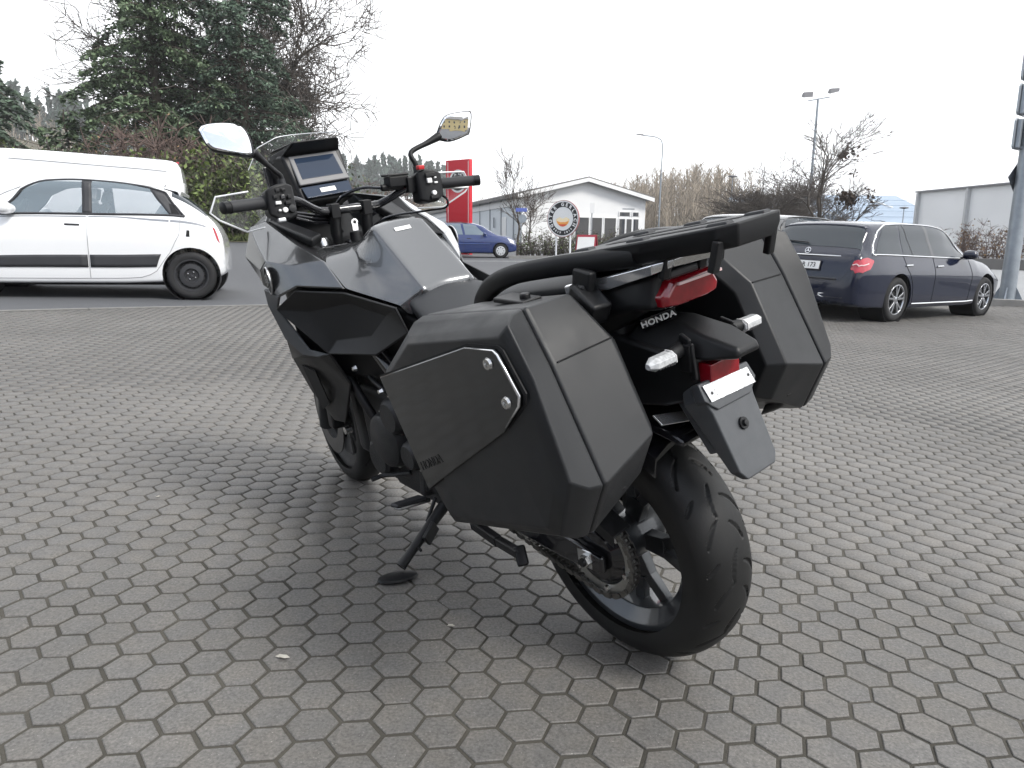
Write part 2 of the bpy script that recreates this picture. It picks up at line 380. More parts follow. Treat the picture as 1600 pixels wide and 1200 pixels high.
# ---- wheels
def tyre_mesh(rad, hw, hh, c, grooves, nu=760, nv=96):
    t = np.linspace(0, 2*PI, nu, endpoint=False); s = np.linspace(-1.72, 1.72, nv)
    T, S = np.meshgrid(t, s, indexing='ij')
    cs = np.sign(np.cos(S))*np.abs(np.cos(S))**.9
    r = rad-hh+hh*cs; y = hw*np.sin(S)*(1-.06*np.maximum(0, np.abs(S)-1.2))
    D = np.full(T.shape, 1.0)
    arc = (T % (2*PI/grooves['n']))
    for (t0, y0, t1, y1, w, bend) in grooves['slots']:
        for k in (-1, 0, 1):
            a0, a1 = t0+k*2*PI/grooves['n'], t1+k*2*PI/grooves['n']
            P0 = np.array([a0*rad, y0]); P1 = np.array([a1*rad, y1]); d = P1-P0; L = np.linalg.norm(d); d /= L; nrm = np.array([-d[1], d[0]])
            qx = arc*rad-P0[0]; qy = y-P0[1]; al = qx*d[0]+qy*d[1]; pe = qx*nrm[0]+qy*nrm[1]
            u = np.clip(al/L, 0, 1); pe = pe-bend*4*u*(1-u)
            over = np.maximum(np.maximum(-al, al-L), 0); ww = w*np.sqrt(np.clip(4*u*(1-u), .12, 1))
            D = np.minimum(D, np.hypot(pe, over)/ww)
    depth = .0085*np.clip((1.15-D)/.35, 0, 1)
    r = r-depth
    X = c[0]+r*np.cos(T); Z = c[2]+r*np.sin(T); Yy = c[1]+y
    v = np.stack([X, Yy, Z], -1).reshape(-1, 3)
    i = np.arange(nu)[:, None]; j = np.arange(nv-1)[None, :]; i2 = (i+1) % nu
    f = np.stack([i*nv+j, i2*nv+j, i2*nv+j+1, i*nv+j+1], -1).reshape(-1, 4)
    return v.tolist(), [tuple(q) for q in f.tolist()]
GRV = dict(n=13, slots=[(.00, .004, .23, .024, .0046, .008), (.10, -.012, .28, -.056, .0048, -.007), (.24, .028, .42, .064, .0044, .007), (.29, -.002, .46, -.026, .0042, -.006), (.05, .054, .14, .074, .0040, .001), (.36, -.054, .45, -.075, .0040, .001)])
GRF = dict(n=11, slots=[(.05, .004, .30, .04, .004, .004), (.33, -.004, .56, -.04, .004, -.004)])
def wheel(name, c, rad, hw, hh, rimr, grooves, nu, steer=None):
    S = (lambda s: s) if steer is None else steer
    w = hw*.72
    rim = lathe([(rimr-.036, -w*.60), (rimr-.004, -w), (rimr+.010, -w*1.03), (rimr+.012, -w*.96), (rimr-.010, -w*.85), (rimr-.022, -w*.4), (rimr-.022, w*.4), (rimr-.010, w*.85), (rimr+.012, w*.96), (rimr+.010, w*1.03), (rimr-.004, w), (rimr-.036, w*.60), (rimr-.040, 0)], 72, c, closed=True)
    parts = [rim, lathe([(.018, -.075), (.05, -.07), (.058, -.04), (.058, .04), (.05, .07), (.018, .075)], 32, c)]
    for k in range(5):
        a = 2*PI*k/5+.62
        for da in (-.16, .16):
            p0 = Vector((c[0]+.045*math.cos(a+da*.5), c[1], c[2]+.045*math.sin(a+da*.5))); pm_ = Vector((c[0]+.11*math.cos(a+da*.75), c[1], c[2]+.11*math.sin(a+da*.75))); p1 = Vector((c[0]+(rimr-.03)*math.cos(a+da*1.5), c[1], c[2]+(rimr-.03)*math.sin(a+da*1.5)))
            parts += [bar(p0, pm_, .034, .032, (0, 1, 0), .028, .026), bar(pm_, p1, .028, .026, (0, 1, 0), .030, .020)]
    wh = obj(name, S(join(*parts)), mSD if name == 'rear_wheel' else mEN, P, smooth=40, bevel=.003)
    obj('tyre', S(tyre_mesh(rad, hw, hh, c, grooves, nu)), mRB, wh, smooth=60)
    return wh
RC = (0, 0, .315)
rw = wheel('rear_wheel', RC, .315, .09, .078, .216, GRV, 860)
# sprocket, chain, hub, axle
def disc(c, r0, r1, y, t, teeth=0, th=0, holes=0, n=None):
    n = n or max(teeth*4, 64); ro = [r1+(th*(1 if (k % 4) in (1, 2) else 0) if teeth else 0) for k in range(n)]
    rings = []
    for yy in (y-t/2, y+t/2): rings.append([(c[0]+ro[k]*math.cos(2*PI*k/n), yy, c[2]+ro[k]*math.sin(2*PI*k/n)) for k in range(n)])
    for yy in (y+t/2, y-t/2): rings.append([(c[0]+r0*math.cos(2*PI*k/n), yy, c[2]+r0*math.sin(2*PI*k/n)) for k in range(n)])
    return ringloft(rings, False, True)
SPY = .112
obj('sprocket', join(disc(RC, .082, .104, SPY, .006, 41, .008)), mat('sprocket_steel', (.36, .36, .34), .36, metal=.85, var=.2, vs=40), rw, smooth=30)
obj('hub', join(lathe([(.02, SPY+.022), (.062, SPY+.018), (.080, SPY), (.082, SPY-.03), (.055, SPY-.05), (.02, SPY-.05)], 48, RC)), mGB, rw)
for k in range(6):
    a = k*PI/3+.3
    obj('sprocket_bolt', lathe([(.002, SPY+.014), (.0075, SPY+.013), (.0078, SPY+.002), (.002, SPY)], 6, (.090*math.cos(a), 0, .315+.090*math.sin(a))), mST2, rw, smooth=20)
# right side disc
obj('brake_disc', join(disc(RC, .075, .128, -.105, .005), *[bar((.03*math.cos(a), -.105, .315+.03*math.sin(a)), (.08*math.cos(a), -.105, .315+.08*math.sin(a)), .02, .005, (0, 1, 0)) for a in [k*PI/3 for k in range(6)]]), mat('disc_steel', (.14, .14, .14), .35, metal=1, var=.15, vs=60), rw)
axn = obj('axle_nut', lathe([(.006, .168), (.0155, .167), (.0165, .16), (.0165, .148), (.006, .147)], 6, RC), mST2, P, smooth=20)
obj('axle_end', lathe([(.0095, .174), (.0105, .172), (.0105, .15), (.006, .15)], 20, RC), mBK, axn)
obj('chain_adjuster', join(box((.012, .152, .315), (.052, .006, .046)), bar((.03, .15, .315), (.075, .15, .322), .006, .006)), mAL, P, bevel=.003)
# swingarm
for s in (1, -1):
    sw = [(.62, s*.115, .345, .05, .085), (.40, s*.135, .335, .038, .085), (.15, s*.142, .322, .030, .075), (.03, s*.142, .315, .026, .064), (-.045, s*.142, .312, .022, .044)]
    rings = [[(x, y-w/2, z-h/2), (x, y+w/2, z-h/2), (x, y+w/2, z+h/2), (x, y-w/2, z+h/2)] for x, y, z, w, h in sw]
    obj('swingarm', ringloft(rings), mGB, P, bevel=.008)
obj('swingarm', box((.46, 0, .345), (.1, .24, .09)), mGB, P, bevel=.01)
# chain loop
FS = (.60, SPY, .352); rS, rF = .108, .040
def chain_path(step=.0159):
    d = math.hypot(FS[0], FS[2]-.315); th = math.atan2(FS[2]-.315, FS[0]); off = math.asin((rS-rF)/d)
    pts = []
    a0 = th+PI/2-off; a1 = th+3*PI/2+off
    n = int(rS*(a1-a0)/step)
    pts += [(rS*math.cos(a0+(a1-a0)*k/n), .315+rS*math.sin(a0+(a1-a0)*k/n)) for k in range(n+1)]
    e0 = pts[-1]; e1 = (FS[0]+rF*math.cos(a1), FS[2]+rF*math.sin(a1)); n = int(d/step)
    pts += [(e0[0]+(e1[0]-e0[0])*k/n, e0[1]+(e1[1]-e0[1])*k/n-.010*math.sin(PI*k/n)) for k in range(1, n)]
    b0, b1 = a1-2*PI, a0; n = max(3, int(rF*(b1-b0)/step))
    pts += [(FS[0]+rF*math.cos(b0+(b1-b0)*k/n), FS[2]+rF*math.sin(b0+(b1-b0)*k/n)) for k in range(n+1)]
    e0 = pts[-1]; e1 = pts[0]; n = int(d/step)
    pts += [(e0[0]+(e1[0]-e0[0])*k/n, e0[1]+(e1[1]-e0[1])*k/n) for k in range(1, n)]
    return pts
cp_ = chain_path(); cs_ = []
for k, p in enumerate(cp_):
    q = cp_[(k+1) % len(cp_)]; w = .022 if k % 2 else .015
    for s in (-1, 1): cs_.append(bar((p[0], SPY+s*w/2, p[1]), (q[0]+(q[0]-p[0])*.25, SPY+s*w/2, q[1]+(q[1]-p[1])*.25), .0032, .013, (0, 0, 1) if abs(q[0]-p[0]) > abs(q[1]-p[1]) else (1, 0, 0)))
    cs_.append(lathe([(.001, -.012), (.0045, -.012), (.0045, .012), (.001, .012)], 7, (p[0], SPY, p[1])))
obj('chain', join(*cs_), mCH, P, smooth=30)
gd = [(.30, .46), (.16, .465), (.05, .455), (-.03, .44), (-.09, .412)]
obj('chain_guard', ringloft([[(x, .095, z), (x, .150, z-.006), (x, .154, z-.030), (x, .150, z-.030), (x, .146, z-.010), (x, .095, z-.005)] for x, z in gd]), mBK, P, bevel=.003)
hg = []
for k in range(12):
    a = R_(62+k*8.5); hg.append([(.338*math.cos(a), y, .315+.338*math.sin(a)+dz) for y, dz in ((-.10, -.045), (-.092, -.006), (-.05, .012), (0, .018), (.05, .012), (.092, -.006), (.10, -.045), (.096, -.048), (.088, -.012), (.0, .012), (-.088, -.012), (-.096, -.048))])
obj('rear_hugger', ringloft(hg[:8]), mGB, P, smooth=50)

# ---- front end (steered 7 degrees to the right)
_rk = R_(26.5); _ax = Vector((-math.sin(_rk), 0, math.cos(_rk))); _A0 = Vector((1.25, 0, .95)); STEER = -.12276
SM = Matrix.Translation(_A0) @ Matrix.Rotation(STEER, 4, _ax) @ Matrix.Translation(-_A0)
S_ = lambda s: tr(s, SM)
FC = (1.535, 0, .30)
fw_ = wheel('front_wheel', FC, .298, .060, .056, .216, GRF, 420, S_)
for s in (-1, 1):
    obj('fork_leg', S_(join(tube([(FC[0]-.02, s*.098, FC[2]-.03), (FC[0]-.02+.5*.38*-1+.0, s*.098, FC[2]+.62)], [.030, .024], 16), tube([(FC[0]-.21, s*.098, FC[2]+.62), (FC[0]-.36, s*.098, .98)], .021, 14))), mEN, P)
    obj('brake_disc', S_(disc(FC, .095, .155, s*.078, .005)), MATS['disc_steel'], fw_)
    obj('brake_caliper', S_(join(box((FC[0]-.13, s*.092, FC[2]+.045), (.06, .05, .11)))), mBK, P, bevel=.01)
ff = []
for k in range(15):
    a = R_(28+k*9.5); w = .068-.018*abs(k-7)/7
    ff.append([(FC[0]+(.322+h)*math.cos(a), y, FC[2]+(.322+h)*math.sin(a)) for y, h in ((-w, -.055), (-w*.95, -.015), (-w*.5, .008), (0, .014), (w*.5, .008), (w*.95, -.015), (w, -.055), (w*.93, -.055), (w*.85, -.018), (0, .008), (-w*.85, -.018), (-w*.93, -.055))])
obj('front_fender', S_(ringloft(ff)), mGB, P, smooth=50)
# ---- engine, frame, underbody
obj('engine', join(box((.86, 0, .40), (.44, .30, .30)), box((.98, 0, .56), (.30, .26, .24)), box((.80, 0, .235), (.42, .22, .12)), box((1.12, 0, .45), (.08, .30, .34))), mEN, P, bevel=.025, segs=3)
eng_c = [((.842, .155, .416), .095, .055), ((.766, .16, .515), .062, .05), ((.93, .15, .33), .07, .045), ((.70, .155, .40), .05, .05)]
for c, r, t in eng_c:
    cv = obj('engine_cover', lathe([(.004, t), (r*.72, t), (r*.90, t*.8), (r, t*.35), (r, 0), (.004, -.01)], 40, c), mEN, P)
    for k in range(6):
        a = k*PI/3+.2; obj('cover_bolt', lathe([(.001, t*.5), (.006, t*.48), (.0065, t*.3), (.001, t*.2)], 6, (c[0]+r*.95*math.cos(a), c[1], c[2]+r*.95*math.sin(a))), mST2, cv, smooth=20)
obj('crash_bolt', lathe([(.001, .225), (.013, .222), (.014, .20), (.001, .195)], 12, (1.078, 0, .403)), mST2, P)
obj('frame_rail', join(*[tube(spline([(1.16, s*.06, .92), (1.0, s*.15, .80), (.76, s*.165, .66), (.60, s*.14, .46), (.58, s*.12, .33)]), .026, 12) for s in (-1, 1)]), mGB, P)
obj('subframe', ringloft([[(x, -w, z0), (x, w, z0), (x, w*.96, z1), (x, -w*.96, z1)] for x, w, z0, z1 in ((.78, .12, .62, .84), (.60, .13, .56, .80), (.35, .12, .58, .83), (.12, .105, .70, .90), (-.10, .085, .74, .93))]), mBK, P, bevel=.02)
obj('radiator', box((1.22, 0, .66), (.04, .36, .34)), mBK, P, bevel=.01)
for hp, hr in (([(1.10, .16, .70), (1.00, .20, .62), (.92, .19, .50), (.90, .17, .44)], .015), ([(.74, .17, .66), (.70, .185, .58), (.74, .18, .50)], .011), ([(.88, .185, .62), (.80, .19, .60), (.70, .17, .55)], .008)):
    hz_ = obj('coolant_hose', tube(spline(hp), hr, 10), mBK, P, smooth=180)
    obj('hose_clamp', tube([Vector(hp[-2]).lerp(Vector(hp[-1]), .35), Vector(hp[-2]).lerp(Vector(hp[-1]), .5)], hr*1.12, 12), mST2, hz_)
for bx2 in ((.90, .215, .655), (.775, .205, .60), (1.0, .17, .30), (.62, .165, .44)):
    obj('frame_bolt', lathe([(.001, .012), (.007, .011), (.009, .004), (.011, 0), (.001, 0)], 6, bx2), mST2, P, smooth=20)
obj('belly_pipe', join(tube(spline([(1.10, .05, .40), (1.12, .06, .22), (.98, .04, .17), (.7, -.02, .18), (.45, -.10, .22)]), .028, 12), tube(spline([(1.10, -.06, .40), (1.13, -.07, .22), (.98, -.06, .17), (.7, -.06, .18), (.45, -.10, .22)]), .028, 12)), mEN, P)
obj('muffler', join(tube([(.45, -.10, .22), (.30, -.16, .27), (.22, -.185, .30)], [.03, .04, .058], 20), tube([(.22, -.185, .30), (-.02, -.19, .34)], .06, 24), tube([(-.02, -.19, .34), (-.05, -.19, .345)], .042, 20)), mAL, P, bevel=.004)
# ---- side stand, pegs
ft = Vector((.630, .348, .079)); gU = BM.to_3x3().inverted() @ Vector((0, 0, 1))
gU.normalize()
pv = Vector((.672, .125, .215)); kn = ft+gU*.030+Vector((.012, -.018, 0))
std = obj('side_stand', tube([pv, pv.lerp(kn, .35), pv.lerp(kn, .85), kn], [.020, .0165, .0145, .017], 12), mBK, P)
hv = Vector((1, 0, 0)) - gU*gU.dot(Vector((1, 0, 0))); hv.normalize(); hs = gU.cross(hv)
ov = [ft+gU*h+(hv*.2+hs).normalized()*(.062*math.cos(t))*k+(hs*-.2+hv).normalized()*(.032*math.sin(t))*k for h, k in ((.0045, .9), (.009, 1), (.015, .95), (.019, .6)) for t in [2*PI*i/20 for i in range(20)]]
obj('stand_foot', ringloft([ov[i*20:(i+1)*20] for i in range(4)]), mBK, std)
obj('stand_tab', join(bar(pv.lerp(kn, .30)+Vector((-.02, .0, 0)), pv.lerp(kn, .55)+Vector((-.03, 0, .0)), .012, .040), bar(pv.lerp(kn, .66), pv.lerp(kn, .66)+Vector((-.035, .004, -.004)), .008, .008)), mBK, std, bevel=.002)
obj('stand_spring', tube([pv+Vector((.03, .01, .02)), pv.lerp(kn, .32)+Vector((.022, 0, 0))], .006, 8), mEN, std)
for s in (1, -1):
    pg = obj('foot_peg', join(bar((.712, s*.16, .238), (.672, s*.285, .276), .036, .014, (0, 0, 1), .030, .012)), mAL, P, bevel=.005)
    obj('peg_rubber', bar((.707, s*.175, .252), (.670, s*.292, .288), .040, .014, (0, 0, 1), .032, .013), mGR, pg, bevel=.005)
    obj('peg_hanger', join(bar((.70, s*.12, .47), (.715, s*.15, .25), .03, .045, (0, 1, 0)), bar((.64, s*.13, .45), (.70, s*.15, .27), .02, .03, (0, 1, 0))), mEN, P, bevel=.006)
    obj('passenger_peg', join(bar((.52, s*.125, .205), (.34, s*.165, .235), .026, .030), bar((.34, s*.165, .235), (.20, s*.20, .272), .024, .026), bar((.215, s*.19, .285), (.185, s*.205, .245), .03, .018)), mBK, P, bevel=.006)
obj('gear_lever', tube(spline([(.80, .15, .30), (.86, .175, .285), (.90, .20, .28), (.905, .24, .28)]), .008, 8), mEN, P)

# ---- tank
rows = [[(1.085, 0, 1.0), (1.085, .07, 1.002), (1.08, .13, 1.006), (1.07, .165, 1.008), (1.055, .20, 1.000)],
        [(.965, 0, 1.030), (.955, .085, 1.025), (.950, .112, 1.000), (.955, .160, .995), (.954, .214, .984)],
        [(.888, 0, 1.074), (.862, .086, 1.066), (.905, .125, .974), (.890, .165, .940), (.870, .206, .905)],
        [(.775, 0, .998), (.748, .086, .982), (.770, .118, .935), (.776, .145, .905), (.777, .171, .879)],
        [(.655, 0, .902), (.632, .084, .892), (.660, .110, .880), (.672, .130, .868), (.680, .143, .856)],
        [(.64, 0, .85), (.62, .07, .845), (.64, .10, .84), (.65, .12, .832), (.66, .13, .825)]]
tv = [p for r in rows for p in r]; tf = [(i*5+j, i*5+j+1, (i+1)*5+j+1, (i+1)*5+j) for i in range(5) for j in range(4)]
n0 = len(tv); mp_ = {}
for i, p in enumerate(list(tv)):
    if p[1] == 0: mp_[i] = i
    else: mp_[i] = len(tv); tv.append((p[0], -p[1], p[2]))
tf += [tuple(mp_[i] for i in reversed(q)) for q in list(tf)]
cz = []
for sgn in (0, 1):
    ix = (lambda i, j: i*5+j) if sgn == 0 else (lambda i, j: mp_[i*5+j])
    for i in range(1, 4): cz.append((ix(i, 1), ix(i+1, 1), .93))
    for j in range(0, 1): cz.append((ix(2, j), ix(2, j+1), .8))
    cz += [(ix(2, 1), ix(2, 2), .35), (ix(1, 2), ix(2, 2), .7), (ix(2, 2), ix(2, 3), .5), (ix(2, 3), ix(2, 4), .5)]
    for j in range(4): cz.append((ix(4, j), ix(4, j+1), .9))
obj('fuel_tank', (tv, tf), mSV, P, smooth=180, sub=3, crease=cz)
dec = frame_mtx((.855, .012, 1.0595), (0, -1, 0), (.62, 0, .78))
# ---- seat
def section_loft(secs, n=9):
    rings = []
    for x, hw, zt, zb, crown in secs:
        top = [(x, hw*math.cos(t), zt-crown+crown*math.sin(t)) for t in [PI*k/(n-1) for k in range(n)]]
        rings.append([(x, hw*.82, zb)]+top+[(x, -hw*.82, zb)])
    return ringloft(rings)
st = obj('rider_seat', section_loft([(.735, .085, .868, .80, .03), (.665, .128, .893, .79, .035), (.60, .150, .882, .78, .035), (.50, .170, .860, .76, .035), (.40, .182, .845, .76, .03), (.325, .178, .850, .78, .03), (.285, .150, .875, .80, .03)]), mST, P, smooth=180, sub=2)
obj('passenger_seat', section_loft([(.318, .120, .870, .82, .04), (.285, .150, .915, .83, .04), (.22, .160, .945, .85, .035), (.10, .150, .962, .87, .03), (-.02, .125, .975, .90, .03), (-.08, .09, .965, .91, .02)]), mST, P, smooth=180, sub=2)
# ---- side fairing
def panel(name, pts, faces, m, **k):
    s = (pts, faces); return both(name, s, m, **k)
A = (1.304, .290, 1.095); B = (1.264, .250, 1.108); I0 = (1.174, .240, 1.067); I1 = (1.076, .240, 1.035); I2 = (.952, .218, .986); I3 = (.866, .211, .905)
L1 = (.998, .300, .922); L2 = (1.057, .340, .896); E1 = (1.150, .345, .925); E2 = (1.146, .345, .974); E3 = (1.12, .332, 1.000); ST = (1.215, .312, 1.045); ST2 = (1.23, .30, 1.03); K = (1.03, .296, .985); NB = (1.30, .20, .93); NT = (1.40, .22, 1.02)
panel('side_fairing', [A, B, I0, I1, I2, I3, L1, L2, E1, E2, E3, ST, K], [(0, 1, 2, 11), (11, 2, 3, 10), (10, 3, 4, 12), (12, 4, 5, 6), (10, 12, 6, 7), (10, 7, 8, 9)], mSV, smooth=25, solid=.012, bevel=.005, segs=3)
panel('nose_cowl', [A, ST, E3, E2, E1, (1.30, .30, .93), NB, (1.52, .16, .93), (1.60, .06, .96), (1.55, .08, 1.10), (1.44, .16, 1.14), B, (1.36, .31, 1.00)], [(0, 1, 12), (1, 2, 3, 12), (3, 4, 5, 12), (5, 6, 7, 8, 9, 10), (12, 5, 10), (12, 10, 11, 0)], mSD, smooth=25, solid=.010, bevel=.004)
emb = frame_mtx((1.105, .344, .944), (-1, 0, 0), (0, 0, 1))
e_, e2_ = both('wing_emblem', tr(ringloft([[(.030*k*math.cos(t), .042*k*math.sin(t), h) for t in [2*PI*i/28 for i in range(28)]] for k, h in ((1, -.004), (1, .002), (.93, .0035), (.90, .0015))]), frame_mtx((1.100, .3415, .944), (-1, .13, 0), (.05, 0, 1))), mBK)
for side, par in ((1, e_), (-1, e2_)):
    wg = [bar((-.018, -.016+k*.009, .0035), (.008+.004*k, -.004+.010*k, .0035), .004, .0035, (0, 0, 1)) for k in range(4)]
    s = tr(join(*wg), frame_mtx((1.100, .3415, .944), (-1, .13, 0), (.05, 0, 1)))
    obj('wing_mark', s if side > 0 else mirY(s), mAL, par, smooth=0)
    s = tr(ringloft([[((.030*k)*math.cos(t), (.042*k)*math.sin(t), h) for t in [2*PI*i/28 for i in range(28)]] for k, h in ((1.02, .0), (1.02, .0045), (.93, .0045), (.93, .0))], False, True), frame_mtx((1.100, .3415, .944), (-1, .13, 0), (.05, 0, 1)))
    obj('emblem_ring', s if side > 0 else mirY(s), mAL, par)
pa = (1.107, .337, .853); pb = (1.010, .300, .912); pc = (.866, .213, .897); pd = (.640, .174, .862); pe = (.610, .165, .79); pf = (.75, .205, .715); pg_ = (.946, .268, .708)
ctr = [(1.00, .265, .84), (.87, .195, .86), (.72, .165, .83), (.80, .185, .76), (.93, .235, .745)]
panel('knee_panel', [pa, pb, pc, pd, pe, pf, pg_]+ctr, [(0, 1, 7), (1, 2, 8, 7), (2, 3, 9, 8), (3, 4, 9), (4, 5, 10, 9), (5, 6, 11, 10), (6, 0, 7, 11), (7, 8, 9, 10, 11)], mBK, smooth=180, solid=.008, bevel=.022, segs=4)
panel('fairing_lower_lip', [L2, pa, (1.02, .300, .722), pg_, (.985, .292, .700), (1.040, .318, .706), (1.105, .335, .752), (1.155, .346, .86), (1.150, .348, .915)], [(0, 1, 7, 8), (1, 2, 5, 6, 7), (2, 3, 4, 5)], mPH, smooth=30, solid=.010, bevel=.004)
panel('belly_cowl', [(1.105, .330, .750), (1.040, .312, .703), (.985, .286, .697), pg_, (.93, .23, .60), (1.05, .225, .44), (1.20, .200, .405), (1.315, .215, .50), (1.245, .278, .65), (1.16, .330, .80), (1.29, .27, .80)], [(0, 1, 8), (1, 2, 8), (2, 3, 4, 8), (4, 5, 7, 8), (5, 6, 7), (0, 8, 10, 9)], mBK, smooth=25, solid=.010, bevel=.006)
panel('cowl_vent', [(1.19, .268, .635), (1.10, .262, .625), (1.12, .232, .50), (1.20, .228, .46)], [(0, 1, 2, 3)], mat('deep_black', (.004, .004, .005), .7), smooth=0, solid=.004)
obj('fairing_liner', ringloft([[(.70, -.10, .62), (.70, .10, .62), (.70, .12, .84), (.70, -.12, .84)], [(.88, -.17, .60), (.88, .17, .60), (.88, .185, .875), (.88, -.185, .875)], [(1.02, -.24, .62), (1.02, .24, .62), (1.02, .265, .90), (1.02, -.265, .90)], [(1.16, -.27, .66), (1.16, .27, .66), (1.16, .285, .95), (1.16, -.285, .95)], [(1.30, -.20, .62), (1.30, .20, .62), (1.30, .22, .92), (1.30, -.22, .92)]]), mBK, P, bevel=.02)
# ---- cockpit
panel('inner_cowl', [B, (1.17, .236, 1.060), (1.075, .235, 1.029), (.955, .214, .985), (1.045, .15, 1.002), (1.10, .09, .985), (1.22, .10, 1.00), (1.32, .14, 1.04)], [(0, 1, 7), (1, 2, 6, 7), (2, 3, 4, 5, 6)], mBK, smooth=30, solid=.006, bevel=.003)
panel('cockpit_trim', [(1.07, .19, 1.042), (1.10, .14, 1.05), (1.32, .17, 1.10), (1.30, .23, 1.105)], [(0, 1, 2, 3)], mBK, smooth=0, solid=.03, bevel=.008)
obj('cockpit_shroud', ringloft([[(1.06, -.09, .90), (1.06, .09, .90), (1.08, .09, .975), (1.08, -.09, .975)], [(1.30, -.15, .90), (1.30, .15, .90), (1.32, .13, 1.00), (1.32, -.13, 1.00)], [(1.44, -.14, .92), (1.44, .14, .92), (1.44, .12, 1.10), (1.44, -.12, 1.10)]]), mBK, P, bevel=.01)
dn = Vector((1.313, 0, 1.193))-Vector((1.367, 0, 1.280)); 
dash = obj('dashboard', ringloft([[(1.285, -.098, 1.135), (1.285, .098, 1.135), (1.36, .112, 1.30), (1.36, -.112, 1.30)], [(1.46, -.12, 1.10), (1.46, .12, 1.10), (1.47, .12, 1.30), (1.47, -.12, 1.30)]]), mBK, P, bevel=.012)
def plate(c0, c1, hw0, hw1, t, fwd):   # quad between low edge c0 and high edge c1 on the bike's centre plane
    n = Vector((c1[0]-c0[0], 0, c1[2]-c0[2])).cross(Vector((0, 1, 0))).normalized()*-1
    n = n*(1 if n.x < 0 else -1)
    p = [Vector((c0[0], hw0, c0[2])), Vector((c0[0], -hw0, c0[2])), Vector((c1[0], -hw1, c1[2])), Vector((c1[0], hw1, c1[2]))]
    return ringloft([[q+n*fwd for q in p], [q+n*(fwd+t) for q in p]])
bz = obj('display_bezel', plate((1.308, 0, 1.190), (1.366, 0, 1.286), .092, .088, .010, .004), mat('bezel_grey', (.16, .16, .165), .45), dash, bevel=.004)
obj('display', plate((1.319, 0, 1.206), (1.362, 0, 1.275), .076, .073, .003, .0135), mSC, dash, bevel=.001)
lc = obj('lower_display', plate((1.287, 0, 1.147), (1.311, 0, 1.183), .084, .088, .006, .006), mSC, dash, bevel=.002)
obj('display_sticker', plate((1.2945, 0, 1.158), (1.3035, 0, 1.172), .028, .028, .0008, .0124), mWH, lc, smooth=0)
obj('display_visor', join(ringloft([[(1.372, -.104, 1.288), (1.372, .104, 1.288), (1.378, .104, 1.296), (1.378, -.104, 1.296)], [(1.305, -.080, 1.330), (1.305, .080, 1.330), (1.308, .080, 1.336), (1.308, -.080, 1.336)]]), *[ringloft([[(1.372, s*.104, 1.288), (1.44, s*.115, 1.27), (1.44, s*.115, 1.30), (1.305, s*.080, 1.332)], [(1.372, s*.109, 1.288), (1.44, s*.12, 1.27), (1.44, s*.12, 1.30), (1.305, s*.085, 1.332)]]) for s in (-1, 1)], ringloft([[(1.305, -.080, 1.330), (1.305, .080, 1.330), (1.306, .08, 1.336), (1.306, -.08, 1.336)], [(1.45, -.11, 1.31), (1.45, .11, 1.31), (1.45, .11, 1.316), (1.45, -.11, 1.316)]])), mBK, P, bevel=.003)
ws = []
for z, w, x in ((1.10, .20, 1.56), (1.18, .22, 1.545), (1.28, .215, 1.52), (1.345, .175, 1.50), (1.365, .12, 1.495)):
    ws.append([(x-.10*(t/1.0)**2*1.2, w*t, z-.012*t*t) for t in np.linspace(-1, 1, 13)])
v_ = [p for r in ws for p in r]; f_ = [(i*13+j, i*13+j+1, (i+1)*13+j+1, (i+1)*13+j) for i in range(4) for j in range(12)]
wsc = obj('windscreen', (v_, f_), mGL, P, smooth=180, solid=.004)
obj('windscreen_edge', tube([ws[2][0], ws[3][0]]+ws[4]+[ws[3][12], ws[2][12]], .0013, 6), mWE, wsc)
for s in (-1, 1): obj('windscreen_stay', bar((1.44, s*.125, 1.06), (1.47, s*.125, 1.27), .02, .03, (0, 1, 0)), mGB, P, bevel=.004)
# deflectors of clear acrylic in front of the grips
for s in (1, -1):
    q = [(1.10, .440, 1.140), (1.095, .418, 1.184), (1.105, .32, 1.190), (1.18, .27, 1.15), (1.19, .27, 1.075), (1.13, .34, 1.072), (1.10, .418, 1.116)]
    q = [V3(SM @ Vector((a+.015, s*b, c))) for a, b, c in q]
    df = obj('wind_deflector', (q, [tuple(range(7))]), mGL, P, smooth=0, solid=.004)
    obj('deflector_edge', tube([q[4], q[5], q[6], q[0], q[1], q[2]], .0030, 6), mWE, df)
